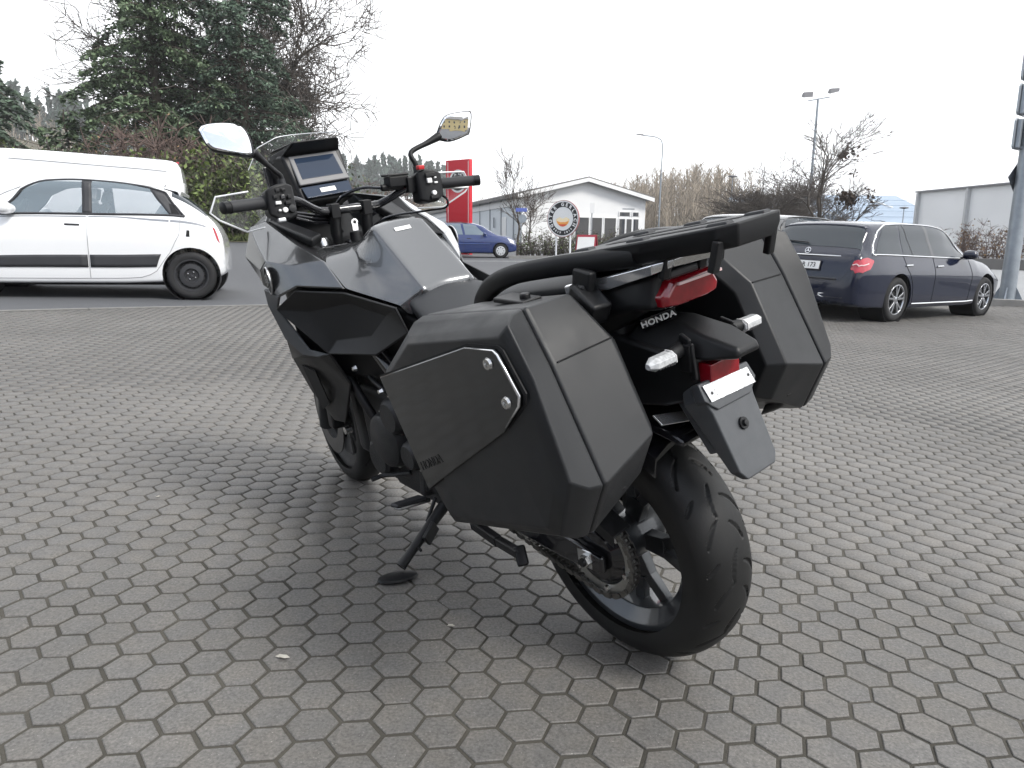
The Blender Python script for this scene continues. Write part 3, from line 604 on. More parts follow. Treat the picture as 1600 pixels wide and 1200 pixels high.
# handlebar
hb = [(1.152, 0, 1.105), (1.152, .085, 1.105), (1.135, .125, 1.118), (1.095, .185, 1.150), (1.072, .235, 1.156), (1.05, .32, 1.155), (1.020, .41, 1.153)]
hbp = spline([(a, -b, c) for a, b, c in reversed(hb[1:])]+hb, 6)
bars_ = obj('handlebar', S_(tube(hbp, [.0145 if abs(p[1]) < .10 else .0125 for p in hbp], 16)), mGB, P, smooth=180)
for s in (1, -1):
    obj('bar_clamp', S_(join(box((1.152, s*.055, 1.103), (.046, .030, .046)), lathe([(.001, 1.128), (.008, 1.128), (.008, 1.12), (.001, 1.12)], 10, (1.14, s*.055, 0), 'z'), tube([(1.152, s*.055, 1.085), (1.165, s*.055, 1.00)], .019, 16))), mBK, bars_, bevel=.005)
    g0, g1 = Vector((1.062, s*.295, 1.1545)), Vector((1.022, s*.402, 1.153)); ge = Vector((1.013, s*.424, 1.153))
    gr = obj('grip', S_(join(tube([g0, g0.lerp(g1, .04), g0.lerp(g1, .06), g1], [.022, .022, .0175, .0170], 20))), mGR, bars_, smooth=40)
    obj('bar_end_weight', S_(tube([g1, g1.lerp(ge, .08), g1.lerp(ge, .1), g1.lerp(ge, .9), ge], [.0185, .0185, .0172, .0175, .014], 20)), mBK, gr, smooth=40)
    cv = Vector((1.070, s*.245, 1.150))
    sgm = frame_mtx(cv, (-.35*0-.05, s*.99, 0), (.35, 0, .94))
    hs_ = obj('switch_housing', S_(join(ringloft([[(1.035, s*.205, 1.108), (1.10, s*.205, 1.100), (1.108, s*.205, 1.185), (1.048, s*.205, 1.198)], [(1.024, s*.23, 1.100), (1.105, s*.23, 1.092), (1.110, s*.23, 1.195), (1.038, s*.23, 1.207)], [(1.020, s*.262, 1.100), (1.095, s*.262, 1.092), (1.100, s*.262, 1.190), (1.030, s*.262, 1.203)], [(1.030, s*.292, 1.118), (1.088, s*.292, 1.115), (1.090, s*.292, 1.182), (1.035, s*.292, 1.19)]]))), mBK, bars_, bevel=.008, segs=3)
    # rear face of the housing carries the buttons
    fr = frame_mtx((1.0275, s*.246, 1.150), (.0, -1, 0), (.13, 0, .99))
    btn = [(-.012, .036, .013, .011, mBK), (.006, .036, .013, .009, mBK), (-.022, .018, .012, .012, mBK), (.000, .016, .013, .013, mGB), (.020, .014, .012, .012, mBK), (-.016, .000, .017, .010, mWH), (.012, -.002, .016, .011, mBK), (-.016, -.022, .008, .007, mWH)] if s > 0 else [(-.006, .018, .017, .016, mWH), (.016, .026, .009, .005, mWH), (.016, .010, .013, .006, mWH), (.0, .036, .036, .014, mBK), (.004, -.036, .03, .012, mBK)]
    for (bx_, bz_, bw, bh, bm_) in btn:
        obj('switch_button', S_(tr(box((bx_, bz_, .004), (bw, bh, .009)), fr)), bm_, hs_, bevel=.002)
    obj('switch_button', S_(tr(lathe([(.001, .010), (.0075, .009), (.008, 0), (.001, 0)], 16, (.0 if s > 0 else .004, -.022, 0), 'z'), fr)), mWH, hs_)
    if s > 0:
        obj('switch_button', S_(tr(lathe([(.001, .010), (.011, .008), (.013, 0), (.001, 0)], 18, (.022, -.020, 0), 'z'), fr)), mEN, hs_)
        obj('signal_switch', S_(tr(box((-.016, -.050, .004), (.024, .013, .010)), fr)), mAL, hs_, bevel=.003)
        obj('clutch_lever', S_(tube(spline([(1.13, .22, 1.16), (1.135, .30, 1.158), (1.12, .40, 1.152)]), .007, 8, flat=.6)), mAL, bars_)
    else:
        obj('stop_switch', S_(box((1.045, -.222, 1.212), (.022, .022, .014))), mRDS, hs_, bevel=.003)
        obj('brake_lever', S_(tube(spline([(1.13, -.20, 1.15), (1.135, -.30, 1.140), (1.115, -.43, 1.13)]), .007, 8, flat=.6)), mAL, bars_)
        rs = obj('brake_reservoir', S_(join(box((1.10, -.155, 1.175), (.05, .07, .034)), box((1.10, -.152, 1.197), (.056, .078, .008)))), mBK, bars_, bevel=.005)
        obj('brake_cylinder', S_(join(tube([(1.10, -.19, 1.158), (1.105, -.10, 1.160)], .012, 12), box((1.085, -.195, 1.16), (.04, .03, .05)))), mBK, bars_, bevel=.004)
        obj('brake_hose', S_(tube(spline([(1.105, -.10, 1.16), (1.14, -.04, 1.165), (1.20, .02, 1.13), (1.24, .03, 1.04), (1.23, .04, .97)]), .005, 8)), mGB, bars_)
        obj('throttle_cable', S_(tube(spline([(1.06, -.29, 1.12), (1.04, -.305, 1.10), (1.05, -.30, 1.075), (1.09, -.25, 1.07), (1.15, -.12, 1.06), (1.2, -.05, 1.0)]), .004, 8)), mGB, bars_)
for k in range(3):
    obj('wiring', S_(tube(spline([(1.09, .20, 1.115-.008*k), (1.13, .13, 1.10-.012*k), (1.17, .07, 1.085-.01*k), (1.20, .02, 1.03)]), .0045, 8)), mGB, P)
tc_ = obj('triple_clamp', S_(join(ringloft([[(1.13, -.03, .985), (1.13, .03, .985), (1.24, .03, .975), (1.24, -.03, .975)], [(1.13, -.03, 1.01), (1.13, .03, 1.01), (1.24, .03, 1.0), (1.24, -.03, 1.0)]]), box((1.18, 0, .985), (.09, .24, .026)))), mGB, P, bevel=.01)
for s in (1, -1):
    obj('fork_cap', S_(lathe([(.001, 1.022), (.016, 1.020), (.024, 1.008), (.025, .99), (.001, .985)], 24, (1.19, s*.098, 0), 'z')), mAL, tc_)
obj('ignition_lock', S_(lathe([(.001, 1.03), (.018, 1.03), (.021, 1.00), (.001, .99)], 20, (1.135, 0, 0), 'z')), mBK, tc_)
obj('key', S_(join(box((1.128, .0, 1.045), (.004, .018, .022)), lathe([(.006, -.002), (.011, -.002), (.011, .002), (.006, .002)], 14, (1.128, 0, 1.062), 'x', True))), mAL, tc_)
# mirrors
mir = [(1, [(1.144, .417, 1.394), (1.142, .402, 1.404), (1.123, .359, 1.403), (1.102, .319, 1.392), (1.086, .306, 1.368), (1.069, .308, 1.325), (1.068, .322, 1.309), (1.104, .385, 1.329), (1.121, .409, 1.346)], (-.857, .368, .361)),
       (-1, [(1.057, -.314, 1.283), (1.044, -.339, 1.331), (1.031, -.361, 1.35), (.998, -.412, 1.352), (.99, -.423, 1.342), (.995, -.41, 1.29), (1.002, -.398, 1.28), (1.031, -.352, 1.269)], (-.836, .545, .061))]
CVX = .9     # radius of the convex mirror glass
for s, poly, nn in mir:
    nn = Vector(nn).normalized(); c = sum((Vector(p) for p in poly), Vector())/len(poly); Pp = [Vector(p) for p in poly]
    sp = spline([tuple(p) for p in Pp+[Pp[0]]], 4)[:-1]; Pp = [Vector(p) for p in sp]; rm2 = max((p-c).length_squared for p in Pp)
    mh = obj('mirror', ringloft([[c+(p-c)*k-nn*h for p in Pp] for k, h in ((1.0, .0005), (1.055, .0), (1.075, .004), (1.05, .016), (.80, .030), (.30, .036))]), mBK, P, smooth=50)
    obj('mirror_glass', ringloft([[c+(p-c)*k+nn*(.0006+(rm2-(p-c).length_squared*k*k)/(2*CVX)) for p in Pp] for k in (1.0, .85, .7, .55, .4, .25, .1, .01)]), mMI, mh, smooth=180)
    base = SM @ Vector((1.080, s*.225, 1.195)); inn = c+(Vector((1.074, s*.30, 1.300))-c)*.9-nn*.015
    if s > 0: mid = Vector((1.10, .245, 1.255)); e = Vector((1.088, .300, 1.318))-nn*.010
    else: mid = Vector((1.068, -.215, 1.250)); e = Vector((1.048, -.325, 1.290))-nn*.010
    obj('mirror_stem', join(tube(spline([base, base+(0*mid+Vector((0, 0, .03))), mid, mid.lerp(e, .6), e], 5), [.0085]*14+[.009, .010, .011, .012, .013, .014, .014], 12)), mBK, mh, smooth=60)
    obj('mirror_boot', tube([base-Vector((0, 0, .02)), base+Vector((0, 0, .022))], [.0135, .0105], 12), mGR, mh)

# ---- tail
obj('tail_cowl', ringloft([[(.10, w, z) for w, z in ((-.10, .80), (-.135, .90), (-.11, .945), (.11, .945), (.135, .90), (.10, .80))], [(-.06, w, z) for w, z in ((-.09, .84), (-.128, .89), (-.11, .965), (.11, .965), (.128, .89), (.09, .84))], [(-.165, w, z) for w, z in ((-.075, .906), (-.115, .918), (-.10, .975), (.10, .975), (.115, .918), (.075, .906))], [(-.205, w, z) for w, z in ((-.055, .908), (-.092, .915), (-.075, .985), (.075, .985), (.092, .915), (.055, .908))]]), mBK, P, bevel=.012, segs=3)
tl_o = [(-.084, .918), (-.087, .938), (-.064, .968), (.064, .968), (.087, .938), (.084, .918), (.05, .912), (-.05, .912)]
tl = obj('tail_light', ringloft([[(-.19, y, z) for y, z in tl_o], [(-.212-.25*(z-.89)*.3, y*.97, z) for y, z in tl_o], [(-.222-.25*(z-.89)*.3, y*.85, .93+(z-.93)*.8) for y, z in tl_o]]), mRD, P, bevel=.004)
obj('tail_light_highlight', bar((-.2395, .062, .962), (-.2395, -.068, .962), .004, .005), mat('lens_highlight', (.75, .55, .55), .15, spec=.8), tl)  # highlight along the lens top, put in as a pale bar
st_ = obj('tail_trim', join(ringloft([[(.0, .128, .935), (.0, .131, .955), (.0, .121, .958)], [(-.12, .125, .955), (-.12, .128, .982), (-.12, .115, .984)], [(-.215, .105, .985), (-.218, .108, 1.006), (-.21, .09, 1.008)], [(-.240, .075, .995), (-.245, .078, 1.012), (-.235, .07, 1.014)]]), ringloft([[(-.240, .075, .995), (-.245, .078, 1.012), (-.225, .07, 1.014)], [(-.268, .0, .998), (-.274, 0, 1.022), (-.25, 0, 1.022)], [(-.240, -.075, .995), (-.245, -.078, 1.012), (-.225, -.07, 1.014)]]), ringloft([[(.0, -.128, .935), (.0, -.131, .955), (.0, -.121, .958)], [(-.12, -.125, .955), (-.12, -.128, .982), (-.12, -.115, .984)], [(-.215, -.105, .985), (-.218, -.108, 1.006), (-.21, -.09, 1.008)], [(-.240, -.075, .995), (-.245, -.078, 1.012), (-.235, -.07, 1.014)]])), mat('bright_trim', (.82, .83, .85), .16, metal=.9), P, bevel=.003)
# fender extension with brand strip, signals, reflector, number-plate holder
fe = obj('rear_fender', join(ringloft([[(-.10, .085, .835), (-.10, -.085, .835), (-.12, -.050, .872), (-.12, .050, .872)], [(-.20, .070, .818), (-.20, -.070, .818), (-.19, -.040, .878), (-.19, .018, .878)], [(-.285, .055, .815), (-.285, -.055, .815), (-.275, -.045, .862), (-.275, .045, .862)], [(-.345, .036, .822), (-.345, -.036, .822), (-.342, -.032, .842), (-.342, .032, .842)]]), ringloft([[(-.06, .10, .70), (-.06, -.10, .70), (-.05, -.10, .86), (-.05, .10, .86)], [(-.20, .082, .715), (-.20, -.082, .715), (-.19, -.08, .83), (-.19, .08, .83)], [(-.268, .062, .735), (-.268, -.062, .735), (-.262, -.06, .82), (-.262, .06, .82)]])), mBK, P, bevel=.008)
bd_ = Vector((-.037, -.044, .016)).normalized(); bu_ = Vector((-.22, .10, .95)); bF = frame_mtx((-.1655, .041, .8835), bd_, bu_)
bp_ = obj('brand_strip', tr(ringloft([[(-.036, -.0115, z), (.034, -.0115, z), (.038, .0115, z), (-.034, .0115, z)] for z in (-.030, .004)]), bF), mGB, P, bevel=.002)
obj('brand_name', text_shape('HONDA', .0185, .0006, bF @ xf((0, 0, .0052)), bold=.0005, spacing=1.05), mWH, bp_, smooth=0)
for s in (1, -1):
    sg = obj('turn_signal', join(tube([(-.235, s*.05, .838), (-.248, s*.118, .836)], [.016, .013], 14), box((-.252, s*.066, .822), (.028, .016, .055))), mBK, P, bevel=.003)
    prof_ = ((-.019, -.005), (-.018, .007), (-.006, .0135), (.011, .0135), (.015, .003), (.013, -.009), (-.005, -.0135))
    lens = [[(-.250+a*.85*k, y, .835+b*k) for a, b in prof_] for y, k in ((s*.108, .80), (s*.112, 1), (s*.160, .96), (s*.175, .42))]
    ln = obj('signal_lens', ringloft(lens), mCL, sg, bevel=.0012)
    obj('lens_rim', tube([(-.250+a*.87, s*.1125, .835+b*1.02) for a, b in prof_+prof_[:1]], .0012, 6), mWH, ln)
    for k in range(6): obj('lens_insert', bar((-.2672+.0006*k, s*(.117+.007*k), .8315), (-.2640+.0006*k, s*(.118+.007*k), .8255), .0045, .0012, (1, 0, 0)), mat('lens_pattern', (.10, .10, .105), .3), ln, smooth=0)
    obj('signal_bracket', join(bar((-.262, s*.068, .852), (-.270, s*.068, .780), .014, .008, (0, 1, 0)), bar((-.235, s*.062, .862), (-.262, s*.068, .852), .014, .008, (0, 1, 0))), mBK, sg, bevel=.003)
rf = obj('reflector', ringloft([[(-.262, y, z) for y, z in ((.047, .768), (-.047, .768), (-.047, .808), (.047, .808))], [(-.290, y, z) for y, z in ((.045, .768), (-.045, .768), (-.045, .806), (.045, .806))]]), mRD, P, bevel=.002)
pn = Vector((-.365, 0, .587))-Vector((-.285, 0, .762)); pn.normalize(); pN = Vector((pn.z, 0, -pn.x))*1.0   # outward (rearward) normal
if pN.x > 0: pN = -pN
def pl(t, y, d=0): q = Vector((-.280, 0, .775))+pn*t+pN*d; return (q.x, y, q.z)
Lp = .205
ph = obj('plate_holder', join(ringloft([[pl(0, .066, -.05), pl(0, -.066, -.05), pl(0, -.062), pl(0, .062)], [pl(.03, .080, -.05), pl(.03, -.080, -.05), pl(.03, -.076), pl(.03, .076)], [pl(.062, .070, -.05), pl(.062, -.070, -.05), pl(.062, -.066), pl(.062, .066)], [pl(Lp-.02, .056, -.028), pl(Lp-.02, -.056, -.028), pl(Lp-.02, -.060), pl(Lp-.02, .060)], [pl(Lp, .040, -.02), pl(Lp, -.040, -.02), pl(Lp, -.046), pl(Lp, .046)]]), ringloft([[pl(-.02, .06, -.09), pl(-.02, -.06, -.09), pl(-.02, -.05, -.02), pl(-.02, .05, -.02)], [pl(.14, .06, -.055), pl(.14, -.06, -.055), pl(.14, -.055, -.02), pl(.14, .055, -.02)]])), mPH, P, bevel=.004)
obj('plate_ledge', ringloft([[pl(.0, .078, .004), pl(.0, -.078, .004), pl(.0, -.076, -.02), pl(.0, .076, -.02)], [pl(.034, .082, .008), pl(.034, -.082, .008), pl(.034, -.08, -.02), pl(.034, .08, -.02)], [pl(.060, .052, .005), pl(.060, -.052, .005), pl(.060, -.052, -.02), pl(.060, .052, -.02)]]), mPH, ph, bevel=.003)
obj('fender_sky_glint', bar((-.205, .110, .697), (-.212, -.004, .672), .030, .005, (-.45, 0, .9)), MATS['bright_trim'], P, bevel=.002)  # added bright bar standing in for the sky reflection on the black fender
sk = obj('plate_sticker', ringloft([[pl(.006, .073, .0075), pl(.010, -.065, .0078), pl(.044, -.069, .0105), pl(.040, .069, .0105)], [pl(.006, .073, .0085), pl(.010, -.065, .0088), pl(.044, -.069, .0115), pl(.040, .069, .0115)]]), mat('foil_sticker', (.70, .71, .72), .28, metal=.35, bump=.5, bs=120, var=.12, vs=60), ph, smooth=0)
obj('sticker_field', ringloft([[pl(.014, .048, .0090), pl(.017, -.050, .0092), pl(.036, -.052, .0110), pl(.033, .046, .0110)], [pl(.014, .048, .0096), pl(.017, -.050, .0098), pl(.036, -.052, .0116), pl(.033, .046, .0116)]]), mWH, sk, smooth=0)
for y in (.058, -.058): obj('sticker_hole', tr(lathe([(.0002, .0005), (.0032, .0005), (.0032, -.001), (.0002, -.001)], 12, (0, 0, 0), 'z'), frame_mtx(pl(.025, y, .0105), (0, -1, 0), -pn)), mGB, sk)
obj('plate_bolt', tr(join(lathe([(.001, .004), (.012, .004), (.0125, 0), (.001, 0)], 20, (0, 0, 0), 'z'), lathe([(.001, .010), (.006, .0095), (.007, .004), (.001, .004)], 16, (0, 0, 0), 'z')), frame_mtx(pl(.105, 0, .001), (0, -1, 0), -pn)), mBK, ph)
obj('inner_fender', ringloft([[(.16, -.085, .66), (.16, .085, .66), (.16, .075, .675), (.16, -.075, .675)], [(-.06, -.095, .668), (-.06, .095, .668), (-.06, .085, .684), (-.06, -.085, .684)], [(-.19, -.09, .652), (-.19, .09, .652), (-.19, .082, .668), (-.19, -.082, .668)], [(-.235, -.075, .63), (-.235, .075, .63), (-.235, .07, .645), (-.235, -.07, .645)]]), mGB, P, bevel=.005)
# ---- luggage rack with grab rails
RKt = lambda x: 1.016+(-.01-x)*.155 if x < .0 else 1.016-.30*x
def rk(x, y, dz=0): return (x, y, RKt(x)+dz)
rack_o = [(-.372, .062), (-.372, -.062), (-.345, -.088), (-.20, -.118), (-.05, -.135), (.02, -.10), (.02, .10), (-.05, .135), (-.20, .118), (-.345, .088)]
rack = obj('luggage_rack', join(ringloft([[rk(x*(1 if d > -.03 else .985), y*(1 if d > -.03 else .90), d) for x, y in rack_o] for d in (-.038, -.016, .0, .004)])), mBK, P, bevel=.006, segs=3)
for x, y in ((-.33, .055), (-.33, -.055), (-.17, .085), (-.17, -.085), (-.03, .09), (-.03, -.09)):
    obj('rack_pad', ringloft([[rk(x+a, y+b, .002) for a, b in ((-.024, -.012), (.024, -.012), (.024, .012), (-.024, .012))], [rk(x+a*.8, y+b*.8, .009) for a, b in ((-.024, -.012), (.024, -.012), (.024, .012), (-.024, .012))]]), mGR, rack, bevel=.002)
for y in (.04, -.04):
    obj('rack_slot', ringloft([[rk(x, y+b, .0045) for x, b in ((-.31, -.012), (-.06, -.02), (-.06, .02), (-.31, .012))], [rk(x, y+b, .0052) for x, b in ((-.31, -.012), (-.06, -.02), (-.06, .02), (-.31, .012))]]), MATS['deep_black'], rack, smooth=0)
for s in (1, -1):
    g_ = spline([(.285, s*.148, .885), (.245, s*.163, .918), (.18, s*.172, .957), (.10, s*.170, .985), (.0, s*.152, 1.002), (-.08, s*.126, 1.010), (-.18, s*.102, 1.020)], 6); gr_ = []
    for k, q in enumerate(g_):
        q = Vector(q); tg = (Vector(g_[min(k+1, len(g_)-1)])-Vector(g_[max(k-1, 0)])).normalized(); sd = Vector((0, 1, 0))-tg*tg.y; sd.normalize(); up_ = sd.cross(tg); up_ = up_ if up_.z > 0 else -up_
        hh_ = .0145+.006*min(1, k/10); ww_ = .012+.006*min(1, k/16)
        gr_.append([q+sd*a*ww_+up_*b*hh_ for a, b in ((-1, -.7), (-.6, -1), (.6, -1), (1, -.7), (1, .6), (.6, 1), (-.6, 1), (-1, .6))])
    obj('grab_rail', ringloft(gr_), mBK, P, smooth=60)
    obj('rail_mount', join(bar((-.075, s*.150, .940), (-.085, s*.148, 1.00), .05, .022, (0, 1, 0)), box((-.075, s*.162, .950), (.04, .012, .045))), mBK, P, bevel=.006); obj('rail_mount', bar((.26, s*.13, .86), (.262, s*.15, .905), .03, .018, (0, 1, 0)), mBK, P, bevel=.006)
    for x in (-.345, -.235): obj('rack_bracket', join(bar((x, s*.080, RKt(x)-.02), (x+.012, s*.083, RKt(x)-.075), .014, .020, (0, 1, 0))), mBK, rack, bevel=.003)
for s in (1, -1): obj('tail_stay', bar((-.20, s*.055, .965), (-.215, s*.055, 1.03), .012, .025, (0, 1, 0)), mBK, P, bevel=.003)

# ---- side cases
def side_case(s):
    Mx = (lambda q: q) if s > 0 else mirY
    outer = [(.170, .905), (-.165, .965), (-.214, .880), (-.272, .712), (-.232, .598), (.118, .498), (.172, .560), (.300, .806)]
    mid = [(.185, .928), (-.150, .980), (-.205, .886), (-.294, .694), (-.245, .580), (.118, .490), (.178, .556), (.312, .812)]
    seam = [(.192, .934), (-.140, .981), (-.197, .887), (-.297, .689), (-.245, .572), (.116, .488), (.178, .556), (.312, .815)]
    inner = [(.170, .930), (-.108, .970), (-.208, .898), (-.288, .728), (-.250, .640), (-.02, .545), (.12, .60), (.27, .80)]
    R3 = lambda P_, y: [(x, y, z) for x, z in P_]
    cen = (.02, .74)
    sc_ = lambda P_, k: [(cen[0]+(x-cen[0])*k, cen[1]+(z-cen[1])*k) for x, z in P_]
    lid = obj('side_case', Mx(ringloft([R3(sc_(seam, .97), .352), R3(seam, .3565), R3(mid, .385), R3(sc_(outer, 1.02), .412), R3(sc_(outer, .93), .424), R3(sc_(outer, .6), .427)])), mPL, P, bevel=.024, segs=5)
    body = obj('case_body', Mx(ringloft([R3(sc_(seam, .93), .354), R3(sc_(seam, .985), .3525), R3(sc_(seam, 1.0), .345), R3([(x, z) for x, z in inner], .215), R3(sc_(inner, .9), .185)])), mPL, lid, bevel=.010, segs=3)
    # pocket at the rear foot of the body, lock lid line
    obj('case_lid_seam', Mx(join(bar((-.1985, .3405, .8880), (-.2090, .2165, .8990), .0022, .0022))), MATS['deep_black'], lid, smooth=0)
    obj('case_foot', Mx(ringloft([[(-.20, .26, .60), (-.262, .26, .64), (-.262, .335, .632), (-.20, .335, .585)], [(-.18, .27, .565), (-.238, .27, .60), (-.238, .33, .592), (-.18, .33, .555)]])), mBK, lid, bevel=.006)
    obj('case_mount', Mx(join(box((-.02, .165, .905), (.16, .05, .05)), bar((-.06, .15, .955), (-.13, .16, .915), .05, .05))), mBK, lid, bevel=.008); obj('case_mount', Mx(box((.06, .165, .70), (.10, .05, .04))), mBK, lid, bevel=.008)
    obj('lock_plate', Mx(join(box((-.02, .27, .9655), (.09, .05, .010)), lathe([(.001, .980), (.010, .980), (.011, .966), (.001, .966)], 16, (-.045, .27, 0), 'z'))), mBK, lid, bevel=.003)
    pp = [(.297, .802), (-.060, .922), (-.148, .930), (-.158, .924), (-.203, .858), (-.198, .838), (-.140, .777), (.172, .566)]
    pc_ = (.03, .76)
    def pr_(k, y): return [(pc_[0]+(x-pc_[0])*k, y, pc_[1]+(z-pc_[1])*k) for x, z in pp]
    obj('plate_recess', Mx(ringloft([pr_(1.035, .4235), pr_(1.035, .4265)])), MATS['deep_black'], lid, smooth=0)
    dp = obj('case_plate', Mx(ringloft([pr_(1.0, .424), pr_(1.0, .4315), pr_(.985, .4335)])), mPN, lid, smooth=20)
    obj('plate_edge', Mx(tube([(-.062, .4338, .921), (-.146, .4338, .9285), (-.157, .4338, .9225), (-.2015, .4338, .858), (-.1965, .4338, .839), (-.150, .4338, .789)], [.0012, .0016, .0026, .0028, .0024, .0010], 8)), MATS['bright_trim'], dp, smooth=180)
    for x, z in ((-.127, .902), (-.164, .838)):
        sw_ = obj('case_screw', Mx(lathe([(.0035, .4355), (.0045, .439), (.0095, .438), (.0115, .4335), (.001, .433)], 20, (x, 0, z))), mST2, dp)
    d = Vector((-.315, 0, .120)).normalized()
    tm = frame_mtx((.136, .4337, .640), (-.119, 0, .060), (-.06, 0, .9)) if s > 0 else frame_mtx((.136, -.4337, .640), (.119, 0, -.060), (-.06, 0, .9))
    obj('case_name', text_shape('HONDA', .027, .0008, tm, bold=.0004, spacing=1.05), mat('embossed_dark', (.03, .031, .033), .25, metal=.8), dp, smooth=0)
    return lid
side_case(1); side_case(-1)
dm = frame_mtx((.842, 0, 1.047), (0, -1, 0), (.60, 0, .80))
dcl = obj('tank_sticker', tr(join(box((-.012, .0, .0), (.055, .013, .0008))), frame_mtx((.835, -.012, 1.0435), (0, -1, 0), (.62, 0, .70))), mWH, P, smooth=0)

# ================================================================== cars: lofted bodies, glass and trim lie on the body surface
mTY = mat('car_tyre', (.018, .018, .019), .8, var=.2, vs=12)
mTRIM = mat('dark_trim', (.035, .036, .04), .55, var=.1, vs=6)
mCHR = mat('chrome', (.86, .87, .88), .10, metal=1)
mGLS = mat('window_glass', (.022, .030, .038), .02, spec=.6)
mGLL = mat('window_glass_light', (.13, .17, .20), .02, spec=1.0, coat=1)
mLR = mat('car_tail_lens', (.40, .012, .03), .08, coat=1, var=.3, vs=25)
mALY = mat('alloy_wheel', (.42, .43, .45), .25, metal=.9)
mBLK = mat('under_black', (.006, .006, .007), .8)
_PC = {}
def pchip(xs, Y, x):
    if id(Y) not in _PC: _PC[id(Y)] = _slopes(xs, Y)+(Y,)
    xs, h, m, _ = _PC[id(Y)]
    i = int(np.clip(np.searchsorted(xs, x)-1, 0, len(xs)-2)); t = (x-xs[i])/h[i]
    return (2*t**3-3*t**2+1)*Y[i]+(t**3-2*t*t+t)*h[i]*m[i]+(-2*t**3+3*t*t)*Y[i+1]+(t**3-t*t)*h[i]*m[i+1]
def _slopes(xs, Y):
    xs = np.asarray(xs, float); h = np.diff(xs); d = np.diff(Y, axis=0)/h.reshape(-1, *([1]*(Y.ndim-1)))
    m = np.zeros_like(Y); m[0] = d[0]; m[-1] = d[-1]
    for i in range(1, len(xs)-1):
        a, b = d[i-1], d[i]; w1 = 2*h[i]+h[i-1]; w2 = h[i]+2*h[i-1]
        ok = a*b > 0; m[i] = np.where(ok, (w1+w2)/(w1/np.where(ok, a, 1)+w2/np.where(ok, b, 1)), 0)
    return xs, h, m
class Body:
    fx = staticmethod(lambda x: x)      # lengthwise adjustment of the finished shape
    # station: x, z0, w (half width), zb (belt), wb, zt (roof centre), wr (half width at roof edge)
    def __init__(s, st, tuck=.05):
        s.x = [a[0] for a in st]; Y = []
        for x, z0, w, zb, wb, zt, wr in st:
            zb = min(zb, zt-.05); zr = zt-.035 if zt-zb > .15 else zt-.012
            Y.append([(0, z0), (w-.10, z0), (w-.015, z0+.07), (w, z0+(zb-z0)*.45), (w-.004, z0+(zb-z0)*.72), (wb, zb), ((wb+wr)/2+.012, (zb+zr)/2), (wr, zr), (0, zt)])
        s.Y = np.array(Y, float); s.cs = {}; s.cp = {}
    def sec(s, x):
        k = round(float(x), 5)
        if k not in s.cs:
            P_ = pchip(s.x, s.Y, k); s.cs[k] = np.vstack([[-P_[1, 0], P_[1, 1]], P_, [-P_[-2, 0], P_[-2, 1]]]).tolist()
        return s.cs[k]
    def pt(s, x, v, side=1):
        Q = s.sec(x); v = min(max(v, 0), 8); i = min(int(v), 7); t = v-i; a, b, c, d = Q[i:i+4]
        h0 = 2*t**3-3*t*t+1; h1 = (t**3-2*t*t+t)*.35; h2 = -2*t**3+3*t*t; h3 = (t**3-t*t)*.35
        y, z = (h0*b[k]+h1*(c[k]-a[k])+h2*c[k]+h3*(d[k]-b[k]) for k in (0, 1))
        return Vector((s.fx(x), side*y, z))
    def nrm(s, x, v, side=1):
        e = .01
        a = s.pt(min(x+e, s.x[-1]), v, side)-s.pt(max(x-e, s.x[0]), v, side); b = s.pt(x, min(v+e, 8), side)-s.pt(x, max(v-e, 0), side)
        n = a.cross(b).normalized(); c = Vector((s.fx(x), 0, .7)); 
        if n.dot(s.pt(x, v, side)-c) < 0: n = -n
        return n
    def sp(s, x, v, side, off): return s.pt(x, v, side)+s.nrm(x, v, side)*off
    def mesh(s, n=90, m=5):
        xs = np.unique(np.concatenate([np.linspace(s.x[0], s.x[-1], n), s.x])); vs_ = np.linspace(0, 8, 8*m+1); rings = []
        for x in xs:
            a = [s.pt(x, v, 1) for v in vs_]; b = [s.pt(x, v, -1) for v in vs_[1:-1][::-1]]; rings.append(a+b)
        return ringloft(rings)
    def patch(s, lo, hi, side, off, nx=14, nv=8, idx=False):
        # lo, hi: polylines [(x,v)...] of equal meaning, lower and upper border, resampled along their length
        def rs(pl):
            pl = np.array(pl, float); d = np.arange(len(pl), dtype=float) if idx else np.r_[0, np.cumsum(np.hypot(*np.diff(pl, axis=0).T))]; t = np.linspace(0, d[-1], nx); return np.stack([np.interp(t, d, pl[:, 0]), np.interp(t, d, pl[:, 1])], 1)
        a, b = rs(lo), rs(hi); v = []
        for k in range(nv):
            for i in range(nx):
                q = a[i]+(b[i]-a[i])*k/(nv-1); v.append(s.sp(q[0], q[1], side, off))
        f = [(k*nx+i, k*nx+i+1, (k+1)*nx+i+1, (k+1)*nx+i) for k in range(nv-1) for i in range(nx-1)]
        return v, f
    def across(s, x0, x1, v0, off, nx=8, nv=11):   # patch over the roof line, both sides
        v = []
        for i in range(nx):
            x = x0+(x1-x0)*i/(nx-1); vv = v0 if not callable(v0) else v0(i/(nx-1))
            for k in range(nv):
                t = -1+2*k/(nv-1); vq = 8-(8-vv)*abs(t); v.append(s.sp(x, vq, 1 if t >= 0 else -1, off))
        f = [(i*nv+k, i*nv+k+1, (i+1)*nv+k+1, (i+1)*nv+k) for i in range(nx-1) for k in range(nv-1)]
        return v, f
    def line(s, pl, side, off, r, n=30, cyc=False, flat=1):
        if cyc: pl = list(pl)+[pl[0]]
        pl = np.array(pl, float); d = np.r_[0, np.cumsum(np.hypot(*np.diff(pl, axis=0).T))]; t = np.linspace(0, d[-1], n)
        q = np.stack([np.interp(t, d, pl[:, 0]), np.interp(t, d, pl[:, 1])], 1)
        return tube([s.sp(a, b, side, off) for a, b in q], r, 6)
